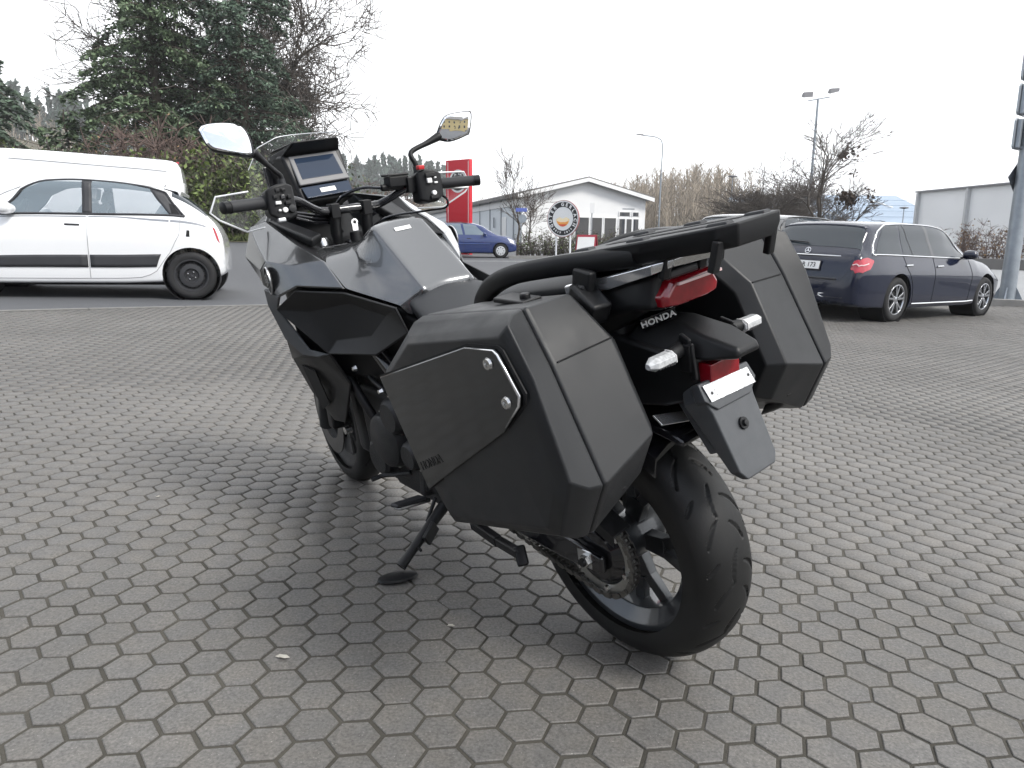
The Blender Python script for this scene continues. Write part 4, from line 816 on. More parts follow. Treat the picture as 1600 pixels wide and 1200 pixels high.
def carve(o, cuts, cm=None):
    c = obj('cutter', cuts, cm, o.parent, smooth=0); m = o.modifiers.new('b', 'BOOLEAN'); m.object = c; m.operation = 'DIFFERENCE'; m.solver = 'EXACT'
    if cm is not None: m.material_mode = 'TRANSFER'
    bpy.context.view_layer.update(); dg = bpy.context.evaluated_depsgraph_get(); ev = o.evaluated_get(dg); me = bpy.data.meshes.new_from_object(ev)
    o.modifiers.clear(); o.data = me; bpy.data.objects.remove(c)
    me.polygons.foreach_set('use_smooth', [True]*len(me.polygons)); me.set_sharp_from_angle(angle=R_(32))
def car_wheel(par, x, side, yo, r, w, rr, kind):
    y1, y0 = side*yo, side*(yo-w); c = (x, 0, r)
    ty = obj('wheel', lathe([(rr, y1-side*.012), (rr+.012, y1-side*.002), (rr+(r-rr)*.5, y1), (r-.025, y1-side*.006), (r-.004, y1-side*.03), (r, y1-side*.06), (r, y0+side*.06), (r-.02, y0), (rr, y0)], 56, c, closed=True), mTY, par, smooth=50)
    if kind == 'alloy':
        sp = [lathe([(rr+.004, y1-side*.006), (rr-.012, y1-side*.004), (rr-.022, y1-side*.02), (rr-.03, y0), (rr+.003, y0)], 48, c, closed=True), lathe([(.004, y1-side*.012), (.03, y1-side*.012), (.062, y1-side*.02), (.065, y1-side*.06), (.004, y1-side*.06)], 24, c)]
        for k in range(5):
            for da in (-.17, .17):
                a = 2*PI*k/5+.3
                sp.append(bar((x+.05*math.cos(a+da*.4), y1-side*.024, r+.05*math.sin(a+da*.4)), (x+(rr-.012)*math.cos(a+da*1.25), y1-side*.016, r+(rr-.012)*math.sin(a+da*1.25)), .034, .03, (0, 1, 0), .026, .02))
        obj('rim', join(*sp), mALY, ty, bevel=.003)
        obj('brake_backing', disc(c, .02, rr*.62, y1-side*.09, .02), mEN, ty)
    elif kind == 'steel':
        sp = [lathe([(rr+.004, y1-side*.004), (rr-.01, y1-side*.004), (rr-.02, y1-side*.03), (rr-.035, y1-side*.05), (rr*.82, y1-side*.055), (rr*.70, y1-side*.025), (rr*.45, y1-side*.02), (rr*.38, y1-side*.05), (.03, y1-side*.052), (.03, y1-side*.08), (rr-.03, y1-side*.08), (rr+.002, y1-side*.06)], 48, c, closed=True), lathe([(.002, y1-side*.03), (.026, y1-side*.032), (.03, y1-side*.06), (.002, y1-side*.06)], 20, c)]
        rm = obj('rim', join(*sp), mat('steel_wheel_black', (.045, .046, .05), .45, metal=.3), ty)
        for k in range(18):
            a = 2*PI*k/18; obj('rim_hole', tr(lathe([(.001, .004), (.011, .003), (.012, 0), (.001, 0)], 12, (0, 0, 0), 'z'), frame_mtx((x+rr*.755*math.cos(a), y1-side*.034, r+rr*.755*math.sin(a)), (math.cos(a+PI/2), 0, math.sin(a+PI/2)), (0, 0, 1))), mBLK, rm)
        for k in range(4):
            a = PI/2*k+.5; obj('wheel_bolt', lathe([(.001, y1-side*.01), (.010, y1-side*.012), (.011, y1-side*.04), (.001, y1-side*.04)], 6, (x+.05*math.cos(a), 0, r+.05*math.sin(a))), mST2, rm, smooth=20)
    else:
        rm = obj('wheel_cover', lathe([(.002, y1-side*.006), (rr*.3, y1-side*.008), (rr*.8, y1-side*.002), (rr, y1-side*.008), (rr, y1-side*.04), (.002, y1-side*.04)], 40, c), mat('wheel_cover', (.62, .63, .64), .35, metal=.4), ty)
        for k in range(8):
            a = 2*PI*k/8; obj('cover_slot', lathe([(.001, y1+side*.0015), (.022, y1+side*.001), (.022, y1-side*.01), (.001, y1-side*.01)], 10, (x+rr*.68*math.cos(a), 0, r+rr*.68*math.sin(a))), mBLK, rm)
    return ty
def base_car(name, label, loc, rz, body, paint, axles, wheel, tilt=(0, 0), group=None, n=90):
    root = thing(name, label, 'car', loc, rz, group); root.rotation_euler = (tilt[0], tilt[1], rz)
    bo = obj('body', body.mesh(n), paint, root, smooth=32)
    r, w, rr, kind, yo, arch = wheel
    cuts = join(*[lathe([(.001, s*.52), (arch, s*.52), (arch, s*1.2), (.001, s*1.2)], 40, (x, 0, r+.012)) for x in axles for s in (1, -1)])
    carve(bo, cuts)
    for x in axles:
        for s in (1, -1):
            obj('wheel_arch', lathe([(arch+.004, s*.50), (arch-.001, s*.50), (arch-.001, s*(yo-.015)), (arch+.004, s*(yo-.015))], 40, (x, 0, r+.012), closed=True), mBLK, root)
            obj('arch_back', disc((x, 0, r+.012), .01, arch, s*.515, .01), mBLK, root)
            car_wheel(root, x, s, yo, r, w, rr, kind)
    zz = [(a[0], a[1]) for a in zip(body.x, body.Y[:, 0, 1])]
    obj('underbody', box(((axles[0]+axles[1])/2, 0, .25), (axles[1]-axles[0]+.45, 1.1, .16)), mBLK, root)
    return root, bo
def wmir(root, body, x, v, side, paint, s=1):
    p = body.pt(x, v, side)
    hd = obj('wing_mirror', ringloft([[(p.x+a*.085*s, p.y+side*(.055+b)*s, p.z+.055*s+c*.062*s) for a, c in [(math.cos(t), math.sin(t)) for t in [2*PI*i/14 for i in range(14)]]] for b in (.0,)]+[[(p.x+.02*s+a*.085*s*k, p.y+side*b*s, p.z+.06*s+c*.068*s*k) for a, c in [(math.cos(t), math.sin(t)) for t in [2*PI*i/14 for i in range(14)]]] for b, k in ((.10, 1.1), (.17, 1.05), (.215, .8), (.23, .4))]), paint, root, smooth=60)
    obj('mirror_foot', bar((p.x, p.y-side*.01, p.z), (p.x+.01, p.y+side*.10*s, p.z+.03), .06, .03), mTRIM, hd, bevel=.006)
    return hd

# ---------------------------------------------------------------- dark blue estate car, rear quarter towards the camera
mNAVY = mat('navy_paint', (.0095, .0130, .029), .10, coat=.5, spec=.4, var=.1, vs=500)
def estate(name, label, loc, rz, paint, tilt=(0, 0), plate=None, hs=1.0):
    B_ = Body([(-1.075, .30, .66, .56, .62, .60, .55), (-1.05, .27, .78, .70, .74, .76, .66), (-.985, .24, .845, .86, .80, .955, .70), (-.93, .23, .865, .91, .81, 1.02, .70), (-.80, .22, .885, .93, .81, 1.20*hs, .64), (-.66, .21, .895, .935, .82, 1.36*hs, .62), (-.57, .21, .900, .937, .825, 1.405*hs, .615), (-.30, .20, .905, .938, .83, 1.43*hs, .62), (.3, .19, .905, .935, .83, 1.45*hs, .625), (.9, .19, .905, .93, .83, 1.457*hs, .63), (1.4, .19, .905, .925, .83, 1.44*hs, .615), (1.75, .19, .905, .92, .825, 1.37*hs, .595), (2.1, .19, .905, .92, .82, 1.20*hs, .60), (2.45, .20, .900, .915, .80, 1.01*hs, .62), (2.62, .20, .898, .90, .78, .965, .62), (3.1, .21, .885, .85, .73, .905, .52), (3.4, .23, .84, .76, .66, .80, .45), (3.56, .25, .74, .64, .56, .67, .40), (3.62, .28, .62, .54, .50, .57, .38)])
    root, bo = base_car(name, label, loc, rz, B_, paint, (0, 2.84), (.325, .225, .222, 'alloy', .895, .372), tilt)
    for s in (1, -1):
        # glass: quarter light, rear door, front door
        gb, gt = 5.18, 6.86
        ql = obj('window', B_.patch([(-.60, gb+.05), (.10, gb)], [(-.30, gt-.10), (.10, gt)], s, .003), mGLS, root, smooth=180)
        rd = obj('window', B_.patch([(.14, gb), (.98, gb)], [(.14, gt), (.84, gt)], s, .003), mGLS, root, smooth=180)
        fd = obj('window', B_.patch([(1.06, gb), (2.16, gb+.05)], [(.93, gt), (1.62, gt-.12)], s, .003), mGLS, root, smooth=180)
        obj('window_divider', B_.patch([(.40, gb), (.425, gb)], [(.24, gt), (.265, gt)], s, .005, 3, 8), mTRIM, rd, smooth=180)
        obj('door_pillar', B_.patch([(.98, gb-.02), (1.06, gb-.02)], [(.84, gt+.02), (.93, gt+.02)], s, .004, 4, 8), mGB, root, smooth=180)
        path = [(-.68, gb-.02), (.4, gb-.05), (1.3, gb-.05), (2.28, gb), (1.98, 6.05), (1.66, gt-.03), (1.2, gt+.10), (.3, gt+.12), (-.22, gt+.02), (-.46, gt-.35), (-.62, 5.75)]
        obj('window_trim', B_.line(path, s, .004, .012, 70, True), mCHR if plate else mGB, root, smooth=180)
        for x0 in (.16, 1.10):
            p = B_.sp(x0+.08, 4.45, s, .012); h = obj('door_handle', bar(p-Vector((.09, 0, 0)), p+Vector((.09, 0, .006)), .022, .028, (0, 0, 1)), mCHR, root, bevel=.008)
        obj('door_seam', B_.line([(1.02, 5.1), (1.02, 2.2), (1.0, 1.9)], s, .001, .004), mBLK, root)
        obj('door_seam', B_.line([(.13, 5.1), (.20, 4.2), (.36, 3.2), (.45, 1.9)], s, .001, .004), mBLK, root)
        obj('door_seam', B_.line([(2.22, 5.0), (2.26, 3.5), (2.22, 1.9)], s, .001, .004), mBLK, root)
        obj('sill_trim', B_.line([(.42, 2.02), (2.42, 2.02)], s, .004, .012), mCHR, root)
        tl_ = obj('tail_lamp', B_.patch([(-1.040, 6.6), (-1.043, 5.4), (-1.03, 4.5), (-.96, 4.02), (-.82, 4.16), (-.70, 4.62)], [(-1.012, 6.6), (-.992, 5.6), (-.972, 5.0), (-.92, 4.92), (-.82, 4.90), (-.70, 4.72)], s, .012, 31, 9, True), mLR, root, smooth=180)
        obj('lamp_bar', B_.line([(-1.030, 6.5), (-1.02, 5.5), (-1.0, 4.7), (-.94, 4.45), (-.84, 4.5)], s, .017, .007), mat('lamp_white', (.8, .62, .62), .2), tl_)
        wmir(root, B_, 1.98, 5.2, s, paint)
    rwd = obj('rear_window', B_.across(-.655, -.905, lambda t: 6.9-.5*t, .004), mGLS, root, smooth=180)
    obj('roof_spoiler', B_.across(-.62, -.665, 6.85, .012, 3), paint, root, smooth=180, solid=.014)
    obj('wiper', bar(B_.sp(-.885, 7.9, 1, .03), B_.sp(-.84, 7.0, 1, .02), .02, .012), mBLK, rwd)
    def back(y, z):  # x of the tail surface at height z on the centre line
        best = min(np.linspace(-1.074, -.6, 120), key=lambda x: abs(B_.pt(x, 8).z-z)); return float(best)
    xb = back(0, .93)
    obj('tailgate_trim', tube([(back(0, .93)-.012+.05*(y/.7)**2, y, .925) for y in np.linspace(-.55, .55, 15)], .013, 8, flat=.8), mCHR, root)
    bd = frame_mtx((back(0, .985)-.02, 0, .985), (0, -1, 0), (.35, 0, .9))
    obj('star_badge', tr(join(lathe([(.040, 0), (.046, 0), (.046, .008), (.040, .008)], 28, (0, 0, 0), 'z', True), *[bar((0, 0, .004), (.042*math.cos(a), .042*math.sin(a), .004), .012, .006, (0, 0, 1), .002) for a in (PI/2, PI/2+2*PI/3, PI/2-2*PI/3)]), bd), mCHR, root)
    for s in (1, -1): obj('exhaust_trim', join(tube([(-1.083+.05*abs(y/.7)**2, s*y, z) for y, z in ((.30, .385), (.42, .40), (.60, .372), (.66, .352), (.60, .345), (.42, .352), (.36, .345), (.30, .365), (.30, .385))], .008, 6)), mCHR, root)
    obj('bumper_diffuser', ringloft([[(-1.078, -.68, .36), (-1.078, .68, .36), (-1.06, .60, .28), (-1.06, -.60, .28)], [(-.95, -.68, .36), (-.95, .68, .36), (-.95, .60, .25), (-.95, -.60, .25)]]), mTRIM, root, bevel=.01)
    obj('bumper_step', box((-1.065, 0, .605), (.05, 1.1, .028)), mTRIM, root, bevel=.01)
    if plate:
        px_ = back(0, .78)-.020; pM = frame_mtx((px_, 0, .785), (0, -1, 0), (.22, 0, .97))
        pt_ = obj('number_plate', tr(box((0, 0, 0), (.52, .115, .008)), pM), mat('plate_white', (.78, .78, .76), .4), root, bevel=.002)
        obj('plate_frame', tr(box((0, -.003, -.006), (.55, .145, .008)), pM), mBLK, root, bevel=.004)
        obj('plate_text', text_shape(plate, .092, .001, pM @ xf((0, -.002, .0048)), bold=.0014), mBLK, pt_, smooth=0)
    return root
def ang(p, q): return math.atan2(q[1]-p[1], q[0]-p[0])
# positions are those of the near-side (right-hand) wheels on the yard
def place_side(rear, front, yo, side):
    d = Vector((front[0]-rear[0], front[1]-rear[1])).normalized(); n = Vector((-d.y, d.x)); p = Vector(rear[:2])-n*side*yo
    return p, math.atan2(d.y, d.x)
p_, a_ = place_side((5.59, 10.63), (7.83, 12.20), .86, -1)
slope_y = math.atan(-(gzf(p_.x+2.8*math.cos(a_), p_.y+2.8*math.sin(a_))-gzf(p_.x, p_.y))/2.84); slope_x = math.atan((gzf(p_.x-.8*math.sin(a_), p_.y+.8*math.cos(a_))-gzf(p_.x+.8*math.sin(a_), p_.y-.8*math.cos(a_)))/1.6)
estate('estate_car', 'dark blue estate car with a roof trimmed in chrome, nearest the signpost', (p_.x, p_.y, gzf(p_.x, p_.y)), a_, mNAVY, (slope_x, slope_y), 'FC RR 173')
# black car beyond, its roof showing over the luggage rack
mBLKP = mat('black_paint', (.010, .011, .013), .2, coat=1)
p2_ = (4.1, 12.6)
estate('black_car', 'black car half hidden behind the luggage rack, beside the blue estate', (p2_[0], p2_[1], gzf(*p2_)), a_+.12, mBLKP, (slope_x, slope_y), None, 1.06)

# ---------------------------------------------------------------- white hatchback on the left
mWP = mat('white_paint', (.80, .81, .82), .25, coat=1)
B2 = Body([(-.41, .36, .66, .62, .60, .66, .5), (-.385, .32, .73, .74, .67, .80, .55), (-.31, .28, .765, .90, .70, .965, .56), (-.20, .26, .785, .98, .70, 1.09, .54), (-.05, .25, .80, 1.02, .71, 1.24, .53), (.12, .23, .81, 1.04, .715, 1.35, .53), (.24, .22, .815, 1.045, .72, 1.405, .535), (.45, .21, .82, 1.045, .725, 1.445, .55), (.9, .20, .822, 1.04, .725, 1.487, .56), (1.35, .20, .822, 1.035, .725, 1.50, .565), (1.75, .20, .82, 1.03, .72, 1.475, .56), (2.1, .20, .82, 1.02, .715, 1.375, .55), (2.45, .20, .815, 1.0, .70, 1.21, .56), (2.72, .21, .81, .97, .68, 1.03, .56), (2.95, .22, .79, .88, .62, .93, .5), (3.08, .26, .70, .74, .56, .79, .45), (3.13, .30, .60, .62, .5, .66, .4)])
B2.fx = lambda x: x if x < .6 else .6+(x-.6)*.89
tw_, tb_ = base_car('hatchback', 'white four-door hatchback with black steel wheels and grey side stripe', (-4.17-math.sin(.31)*.80, 9.43+math.cos(.31)*.80, gzf(-4.17, 9.6)), PI+.31, B2, mWP, (0, 2.492), (.302, .185, .205, 'steel', .812, .345), (0, R_(-.5)))
mGLT = mat('window_glass_clear', (.36, .44, .50), .02, spec=1.0, alpha=.42)
mINT = mat('car_interior', (.05, .05, .055), .8)
_o = [(.10, 5.14), (1.0, 5.10), (2.33, 5.10), (2.18, 5.9), (2.0, 6.66), (1.75, 6.95), (1.0, 6.98), (.55, 6.93), (.30, 6.72)]
carve(tb_, prism([Vector((q.x, -1.5, q.z)) for q in (B2.pt(a, b) for a, b in _o)], (0, 3, 0)), mINT)
mSEAT = mat('seat_cloth', (.42, .42, .42), .85)
for sx_, sy_, hh_ in ((1.52, .33, .62), (1.52, -.33, .62), (.62, .33, .5), (.62, -.33, .5)):
    zt_ = B2.pt(sx_, 5.1).z
    obj('seat', join(ringloft([[(sx_-.30+a, sy_+b, zt_-.02) for a, b in ((0, -.24), (.13, -.22), (.13, .22), (0, .24))], [(sx_-.40+a, sy_+b, zt_+.16) for a, b in ((0, -.19), (.11, -.18), (.11, .18), (0, .19))]]), ringloft([[(sx_-.42+a, sy_+b, zt_+.19) for a, b in ((0, -.13), (.09, -.12), (.09, .12), (0, .13))], [(sx_-.45+a, sy_+b, zt_+.33) for a, b in ((0, -.11), (.08, -.10), (.08, .10), (0, .11))]]), tube([(sx_-.36, sy_, zt_+.15), (sx_-.39, sy_, zt_+.20)], .05, 8)), mSEAT, tw_, bevel=.03, segs=3)
obj('steering_wheel', tr(lathe([(.165, -.014), (.185, -.014), (.185, .014), (.165, .014)], 28, (0, 0, 0), 'x', True), xf((1.98, .33, B2.pt(1.9, 5.1).z+.02), (0, R_(-25), 0))), mINT, tw_)
for s in (1, -1):
    obj('window_frame', B2.line([(.05, 5.12), (1.0, 5.08), (2.36, 5.08), (2.02, 6.72), (1.75, 6.99), (1.0, 7.02), (.55, 6.97), (.27, 6.76)], s, .0, .016, 70, True), mTRIM, tw_, smooth=60)
    obj('window_pillar', B2.patch([(1.165, 5.08), (1.285, 5.08)], [(1.165, 7.0), (1.285, 7.0)], s, .004, 4, 10), mTRIM, tw_, smooth=180, solid=.01)
    obj('window_corner', B2.patch([(.06, 5.10), (.22, 5.10)], [(.28, 6.74), (.46, 6.86)], s, .004, 5, 10), mTRIM, tw_, smooth=180, solid=.01)
    obj('window', B2.patch([(.20, 5.10), (1.18, 5.10)], [(.44, 6.80), (.72, 6.94), (1.18, 6.99)], s, .002, 20, 8), mGLT, tw_, smooth=180)
    obj('window', B2.patch([(1.275, 5.10), (2.32, 5.10)], [(1.275, 6.99), (1.75, 6.96), (1.99, 6.66)], s, .002, 20, 8), mGLT, tw_, smooth=180)
    obj('rear_door_handle', join(B2.patch([(.105, 5.25), (.20, 5.22)], [(.19, 6.0), (.235, 6.0)], s, .007, 6, 6)), mBLK, tw_, smooth=180)
    obj('door_handle', B2.line([(1.32, 4.48), (1.50, 4.50)], s, .006, .012), mTRIM, tw_)
    obj('door_seam', B2.line([(1.225, 5.05), (1.225, 2.0)], s, .001, .004), mat('seam_grey', (.3, .3, .31), .7), tw_)
    obj('door_seam', B2.line([(.10, 4.95), (.12, 4.0), (.25, 2.9), (.42, 2.25), (.6, 2.0), (1.3, 1.95), (2.4, 1.95)], s, .001, .004), mat('seam_grey', (.3, .3, .31), .7), tw_)
    obj('door_moulding', B2.patch([(.40, 2.46), (1.21, 2.46)], [(.34, 2.92), (1.21, 2.90)], s, .010, 14, 5), mTRIM, tw_, smooth=60, solid=.012)
    obj('door_moulding', B2.patch([(1.24, 2.46), (2.46, 2.46)], [(1.24, 2.90), (2.50, 2.86)], s, .010, 14, 5), mTRIM, tw_, smooth=60, solid=.012)
    st2 = mat('stripe_grey', (.22, .235, .26), .4)
    obj('side_stripe', B2.patch([(-.20, 4.62), (.22, 4.66)], [(-.20, 4.74), (.22, 4.78)], s, .002, 10, 3), st2, tw_, smooth=180)
    obj('side_stripe', B2.patch([(.235, 4.66), (.42, 4.70), (.85, 4.86), (1.21, 4.86)], [(.235, 4.78), (.42, 4.81), (.85, 4.93), (1.21, 4.93)], s, .002, 20, 3), st2, tw_, smooth=180)
    obj('side_stripe', B2.patch([(1.24, 4.86), (2.5, 4.84)], [(1.24, 4.93), (2.5, 4.91)], s, .002, 20, 3), st2, tw_, smooth=180)
    fl = B2.sp(-.02, 4.25, s, .004)
    obj('air_intake', B2.patch([(-.005, 3.92), (.04, 3.92)], [(-.005, 4.32), (.03, 4.32)], s, .004, 5, 6), mBLK, tw_, smooth=180)
    obj('tail_lamp', B2.patch([(-.36, 4.3), (-.325, 4.3)], [(-.30, 4.95), (-.265, 4.9)], s, .006, 6, 6), mLR, tw_, smooth=180)
    obj('arch_trim', lathe([(.345, s*.795), (.36, s*.797), (.36, s*.812), (.345, s*.812)], 40, (0, 0, .314), closed=True), mBLK, tw_) if False else None
    wmir(tw_, B2, 2.16, 5.1, s, mWP)
obj('rear_window', B2.across(.20, -.20, 6.6, .004), mGLS, tw_, smooth=180)
obj('windscreen', B2.across(2.05, 2.66, 6.9, .004), mGLL, tw_, smooth=180)
obj('roof_spoiler', ringloft([[(.30, -.50, 1.405), (.30, .50, 1.405), (.30, .50, 1.424), (.30, -.50, 1.424)], [(.14, -.52, 1.365), (.14, .52, 1.365), (.10, .50, 1.385), (.10, -.50, 1.385)], [(.115, -.50, 1.30), (.115, .50, 1.30), (.095, .48, 1.362), (.095, -.48, 1.362)]]), mWP, tw_, bevel=.012)
obj('roof_aerial', tube([(.36, 0, 1.43), (.34, 0, 1.48)], .006, 6), mBLK, tw_)
# seats seen through the side glass
# ---------------------------------------------------------------- white van behind it
B3 = Body([(-1.1, .45, .80, 1.2, .80, 1.6, .72), (-1.06, .42, .92, 1.25, .90, 1.88, .72), (-1.0, .40, .96, 1.3, .93, 1.98, .74), (-.9, .38, .97, 1.3, .94, 2.02, .75), (.5, .36, .98, 1.3, .95, 2.08, .77), (2.2, .36, .98, 1.3, .95, 2.12, .77), (3.0, .36, .98, 1.28, .94, 2.08, .74), (3.5, .38, .97, 1.26, .93, 1.95, .70), (3.9, .40, .96, 1.2, .90, 1.52, .72), (4.3, .42, .93, 1.05, .84, 1.25, .66), (4.6, .46, .86, .9, .75, 1.0, .5)])
vz = gzf(-8.3, 16.2)
van, vb = base_car('panel_van', 'white high-roofed panel van parked behind the white hatchback', (-8.35, 16.2, vz), PI+.36, B3, mWP, (0, 3.4), (.34, .22, .21, 'cover', .95, .40), n=50)
van['category'] = 'van'
for s in (1, -1):
    obj('window', B3.patch([(2.2, 5.1), (3.2, 5.1)], [(2.2, 6.1), (3.05, 6.1)], s, .006, 12, 8), mGLS, van, smooth=180)
    obj('side_groove', B3.line([(-.8, 6.35), (2.0, 6.5)], s, .001, .008), MATS['seam_grey'], van)
    obj('tail_lamp', B3.patch([(-1.08, 3.2), (-1.02, 3.2)], [(-1.08, 4.6), (-1.02, 4.6)], s, .008, 4, 6), mLR, van)
obj('roof_lamp', box((-.98, 0, 2.02), (.06, .3, .04)), mLR, van, bevel=.01)
# ---------------------------------------------------------------- small blue car by the far hedge
mBLU = mat('blue_paint', (.014, .030, .12), .25, coat=1)
B4 = Body([(-.86, .36, .62, .66, .6, .70, .5), (-.82, .30, .75, .84, .70, .95, .55), (-.74, .26, .79, .90, .72, 1.15, .54), (-.62, .24, .81, .94, .73, 1.38, .55), (-.4, .22, .82, .95, .735, 1.46, .57), (.4, .2, .825, .95, .74, 1.49, .58), (1.1, .2, .825, .94, .74, 1.485, .57), (1.55, .2, .825, .935, .735, 1.40, .56), (2.0, .2, .82, .93, .73, 1.15, .57), (2.3, .21, .815, .91, .71, .99, .57), (2.75, .23, .79, .84, .66, .91, .5), (3.05, .27, .72, .72, .58, .76, .45), (3.14, .3, .62, .6, .5, .63, .4)])
fx, fy = -.55, 31.8
fb, fbo = base_car('small_estate_car', 'small blue car with a white roof in front of the far hedge', (fx-2.46, fy+.80, gzf(fx, fy)), .0, B4, mBLU, (0, 2.46), (.30, .185, .20, 'cover', .815, .345), n=60)
obj('roof_panel', B4.across(-.55, 1.35, 7.15, .004, 16), mWP, fb, smooth=180)
for s in (1, -1):
    obj('window', B4.patch([(-.62, 5.2), (.02, 5.15)], [(-.48, 6.75), (.02, 6.85)], s, .004), mGLL, fb, smooth=180)
    obj('window', B4.patch([(.08, 5.15), (.82, 5.15)], [(.08, 6.85), (.70, 6.85)], s, .004), mGLL, fb, smooth=180)
    obj('window', B4.patch([(.92, 5.15), (1.86, 5.2)], [(.80, 6.85), (1.36, 6.75)], s, .004), mGLL, fb, smooth=180)
    obj('door_moulding', B4.line([(.3, 3.3), (2.0, 3.3)], s, .006, .016), mat('blue_light', (.06, .10, .26), .4), fb)
    obj('door_handle', B4.line([(1.0, 4.4), (1.18, 4.4)], s, .01, .014), mTRIM, fb)
    obj('door_seam', B4.line([(.86, 5), (.86, 2.1)], s, .001, .005), mBLK, fb)
    obj('headlamp', B4.patch([(2.88, 4.1), (3.06, 3.9)], [(2.72, 5.0), (3.0, 5.0)], s, .006, 6, 5), mCL, fb, smooth=180)
    wmir(fb, B4, 1.75, 5.2, s, mBLU, .8)
    obj('roof_rail', tube([B4.sp(x, 7.0, s, .05 if 0 < i < 5 else .0) for i, x in enumerate(np.linspace(-.5, 1.0, 6))], .016, 6), mTRIM, fb)

# ================================================================== vegetation
def segs_mesh(segs, n=5):
    # segs: array (k,8) p0, p1, r0, r1 -> open tapered prisms
    S = np.asarray(segs, float); k = len(S); p0, p1 = S[:, :3], S[:, 3:6]; d = p1-p0; L = np.linalg.norm(d, axis=1, keepdims=True); d = d/np.maximum(L, 1e-6)
    ref = np.where(np.abs(d[:, 2:3]) > .9, np.array([[1., 0, 0]]), np.array([[0, 0, 1.]])); a = np.cross(d, ref); a /= np.linalg.norm(a, axis=1, keepdims=True); b = np.cross(d, a)
    t = np.arange(n)*2*PI/n; ring = a[:, None, :]*np.cos(t)[None, :, None]+b[:, None, :]*np.sin(t)[None, :, None]
    v = np.concatenate([p0[:, None, :]+ring*S[:, 6][:, None, None], p1[:, None, :]+ring*S[:, 7][:, None, None]], 1).reshape(-1, 3)
    j = np.arange(n); f1 = np.stack([j, (j+1) % n, n+(j+1) % n, n+j], -1); f = (f1[None]+(np.arange(k)*2*n)[:, None, None]).reshape(-1, 4)
    return v, f
def quick(name, v, f, m, parent=None, smooth=True):
    me = bpy.data.meshes.new(name); v = np.asarray(v, np.float32); f = np.asarray(f, np.int32); k = f.shape[1]
    me.vertices.add(len(v)); me.vertices.foreach_set('co', v.ravel()); me.loops.add(f.size); me.loops.foreach_set('vertex_index', f.ravel()); me.polygons.add(len(f)); me.polygons.foreach_set('loop_start', np.arange(len(f), dtype=np.int32)*k)
    me.update(calc_edges=True); me.materials.append(m)
    if smooth: me.polygons.foreach_set('use_smooth', [True]*len(f))
    o = bpy.data.objects.new(name, me); COL.objects.link(o)
    if parent is not None: o.parent = parent
    return o
def leaf_mesh(c, d, size, rng, spread=.6, aspect=.45):
    # c: centres, d: main directions; one folded leaf spray (2 triangles) per centre
    k = len(c); d = d+rng.normal(0, spread, (k, 3)); d /= np.linalg.norm(d, axis=1, keepdims=True); s = np.cross(d, rng.normal(0, 1, (k, 3))); s /= np.linalg.norm(s, axis=1, keepdims=True)
    sz = (size*rng.uniform(.6, 1.4, k))[:, None]
    v = np.stack([c-d*sz*.5, c+s*sz*aspect*.5, c+d*sz*.6, c-s*sz*aspect*.5], 1).reshape(-1, 3)
    f = np.arange(k*4).reshape(-1, 4)
    return v, f
def conifer(name, label, loc, H, rad, seed, m, density=1.0, low=.06, taper=.8, size=.22, group=None, droop=.25):
    rng = np.random.default_rng(seed); t = thing(name, label, 'tree', loc, 0, group); segs = []; C = []; D = []
    hh = 0.0
    n = 16; zs = np.linspace(0, H, n+1); off = np.cumsum(rng.normal(0, .02, (n+1, 2)), 0); 
    tr_ = [[off[i, 0], off[i, 1], zs[i], off[i+1, 0], off[i+1, 1], zs[i+1], .028*H*(1-zs[i]/H)**.9*.55+.03, .028*H*(1-zs[i+1]/H)**.9*.55+.03] for i in range(n)]
    quick('trunk', *segs_mesh(tr_, 10), mBARK, t)
    nb = int(95*density*H/14)
    for i in range(nb):
        h = low+(1-low)*(i+rng.uniform(-.5, .5))/nb; h = min(max(h, .02), .985); z = h*H; a = rng.uniform(0, 2*PI)
        L = rad*((1-h)**taper)*(1.05 if h > .16 else .75+1.9*h)*rng.uniform(.55, 1.18)+.25
        m_ = max(4, int(L/.35)); s = np.linspace(0, 1, m_+1); up = rng.uniform(.05, .30)
        x = np.cos(a)*L*s; y = np.sin(a)*L*s; zz = z+L*(up*s-droop*1.6*s**2)+rng.normal(0, .02, m_+1)
        P_ = np.stack([x, y, zz], 1)
        for k in range(m_): segs.append([*P_[k], *P_[k+1], .05*(1-s[k])*L/3+.008, .05*(1-s[k+1])*L/3+.006])
        q = int(150*L/3*density); ts = rng.beta(1.6, 1.0, q); base = np.stack([np.interp(ts, s, P_[:, j]) for j in range(3)], 1)
        side = np.array([-np.sin(a), np.cos(a), 0]); w = (.16+.32*np.minimum(L, 3)/3)*(1.05-ts)*1.5
        lat = rng.normal(0, 1, q)*w
        base = base+side*lat[:, None]; base[:, 2] += -np.abs(lat)*.35-rng.exponential(.10, q)+rng.normal(0, .05, q)
        dirs = np.stack([np.full(q, np.cos(a)), np.full(q, np.sin(a)), np.full(q, -.35)], 1)+side*np.sign(lat)[:, None]*.8
        C.append(base); D.append(dirs)
    quick('branches', *segs_mesh(segs, 4), mBARK, t)
    C = np.concatenate(C); D = np.concatenate(D); D /= np.linalg.norm(D, axis=1, keepdims=True)
    quick('crown', *leaf_mesh(C, D, size, rng, .45, .42), m, t, False)
    return t
